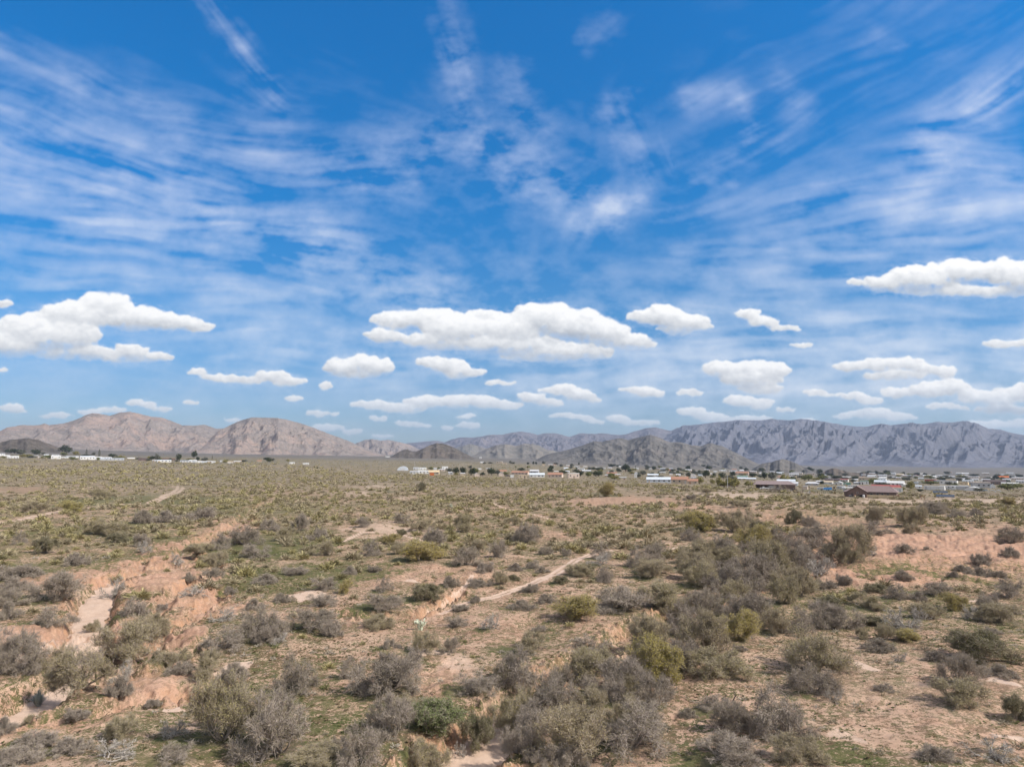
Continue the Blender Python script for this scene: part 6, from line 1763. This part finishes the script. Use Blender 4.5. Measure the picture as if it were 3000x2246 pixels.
def palm_meshes():
    g = np.random.RandomState(3); V = []; F = []
    for i in range(34):
        a = g.uniform(0, 6.28); el = g.uniform(-.9, 1.1); L = .5
        p = np.array([0, 0, .86]); d = np.array([math.cos(a) * math.cos(el), math.sin(a) * math.cos(el), math.sin(el)]) ; sd = np.array([-math.sin(a), math.cos(a), 0])
        last = None
        for k in range(5):
            wd = .07 * math.sin(math.pi * (k + .6) / 5.4)
            q = (p - sd * wd, p + sd * wd)
            if last is not None:
                b = len(V); V += [last[0], last[1], q[1], q[0]]; F.append([b, b + 1, b + 2, b + 3])
            last = q; p = p + d * L / 4 * np.array([1, 1, .32]); d = unit(d + np.array([0, 0, -.28]))
    return new_mesh("crown", V, [np.array(F)], mats=[CROWN["l"].m])
TM = {k: [crown_mesh(k, 500 + 7 * i + ord(k)) for i in range(3)] for k in "dely"}; TM["k"] = [crown_mesh("k", 600)]; TM["p"] = [palm_meshes()]
def trunk_mesh(kind):
    if kind == "p":
        segs = [(np.array([0, 0, -.02]), np.array([.01, 0, .45]), .035, .028), (np.array([.01, 0, .45]), np.array([0, 0, .88]), .028, .03)]
    elif kind == "k":
        segs = [(np.array([0, 0, -.02]), np.array([0, 0, .9]), .05, .02)]
    else:
        segs = [(np.array([0, 0, -.03]), np.array([.02, .01, .30]), .045, .035), (np.array([.02, .01, .30]), np.array([.20, .05, .62]), .028, .012), (np.array([.02, .01, .28]), np.array([-.20, -.04, .6]), .028, .012), (np.array([.02, .01, .30]), np.array([.02, .16, .72]), .026, .010)]
    V, Fq = prisms(segs, 6); return new_mesh("trunk", V, [Fq], mats=[TRUNK])
TK = {k: trunk_mesh(k) for k in "dpk"}
T_SAY = {"d": "dark green round tree", "e": "grey-green bushy tree", "l": "mid green bushy tree", "y": "yellow-green feathery tree", "p": "fan palm on a bare trunk", "k": "narrow column cypress"}
T_NAME = {"d": "shade_tree", "e": "shade_tree", "l": "shade_tree", "y": "palo_verde_tree", "p": "palm_tree", "k": "cypress_tree"}
for i in range(130):
    x = rnd.uniform(1630, 3000); t = (x - 1600) / 1400
    lo, hi = 1362 + 26 * min(t * 1.4, 1), 1392 + 28 * min(t * 1.6, 1)
    TREES.append((x, lo + (hi - lo) * rnd.random(), rnd.uniform(9, 20), rnd.uniform(5, 10), rnd.choice("ddeeely")))
for i in range(26):
    x = rnd.uniform(0, 900); TREES.append((x, 1338 + 10 * min(x / 500, 1) + rnd.uniform(-2, 5), rnd.uniform(9, 20), rnd.uniform(4, 8), rnd.choice("deely")))
tlab = rank_labels([(i, t[0], t[1], T_SAY[t[4]]) for i, t in enumerate(TREES)])
for (x, y), lab in {(1547, 1390): "taller palm of the pair rising over the terracotta roof", (1511, 1382): "shorter palm of the pair beside the terracotta roof", (789, 1354): "lone round dark tree out on the plain", (190, 1328): "largest dark tree above the row of white trailers", (290, 1340): "tallest column cypress standing among the white trailers"}.items():
    i = min(range(len(TREES)), key=lambda k: (TREES[k][0] - x) ** 2 + (TREES[k][1] - y) ** 2); tlab[i] = lab
for i, (x, y, w, h, k) in enumerate(TREES):
    loc, rz, sc = stand(x, y); root = empty(T_NAME[k], (loc[0], loc[1], loc[2] - .05), rnd.uniform(0, 6.28))
    W, H = w * sc, h * sc
    if k == "p": root.scale = (H * .62, H * .62, H)
    elif k == "k": root.scale = (W, W, H)
    else: root.scale = (W * .92, W * .92, H)
    tag(root, tlab[i], "palm" if k == "p" else "tree", "palms of the settlement" if k == "p" else "trees of the settlement")
    add_obj("trunk", TK[k if k in "pk" else "d"], root); add_obj("crown", TM[k][i % len(TM[k])], root)
# ------------------------------------------------------------------ the air
bm = bmesh.new()
bmesh.ops.create_cube(bm, size=1.0)
for v in bm.verts:
    v.co.x *= 27600; v.co.y = v.co.y * 27600; v.co.z = v.co.z * 640 + 200
hz = bpy.data.meshes.new("haze"); bm.to_mesh(hz); bm.free()
hm = bpy.data.materials.new("haze"); hm.use_nodes = True
hm.node_tree.nodes.clear()
pv = N(hm.node_tree, 'ShaderNodeVolumePrincipled'); pv.inputs['Density'].default_value = HAZE_D
pv.inputs['Color'].default_value = (.64, .77, 1.0, 1); pv.inputs['Anisotropy'].default_value = .25
ho = N(hm.node_tree, 'ShaderNodeOutputMaterial'); hm.node_tree.links.new(pv.outputs[0], ho.inputs['Volume'])
hz.materials.append(hm)
haze = add_obj("haze", hz); tag(haze, kind="stuff")
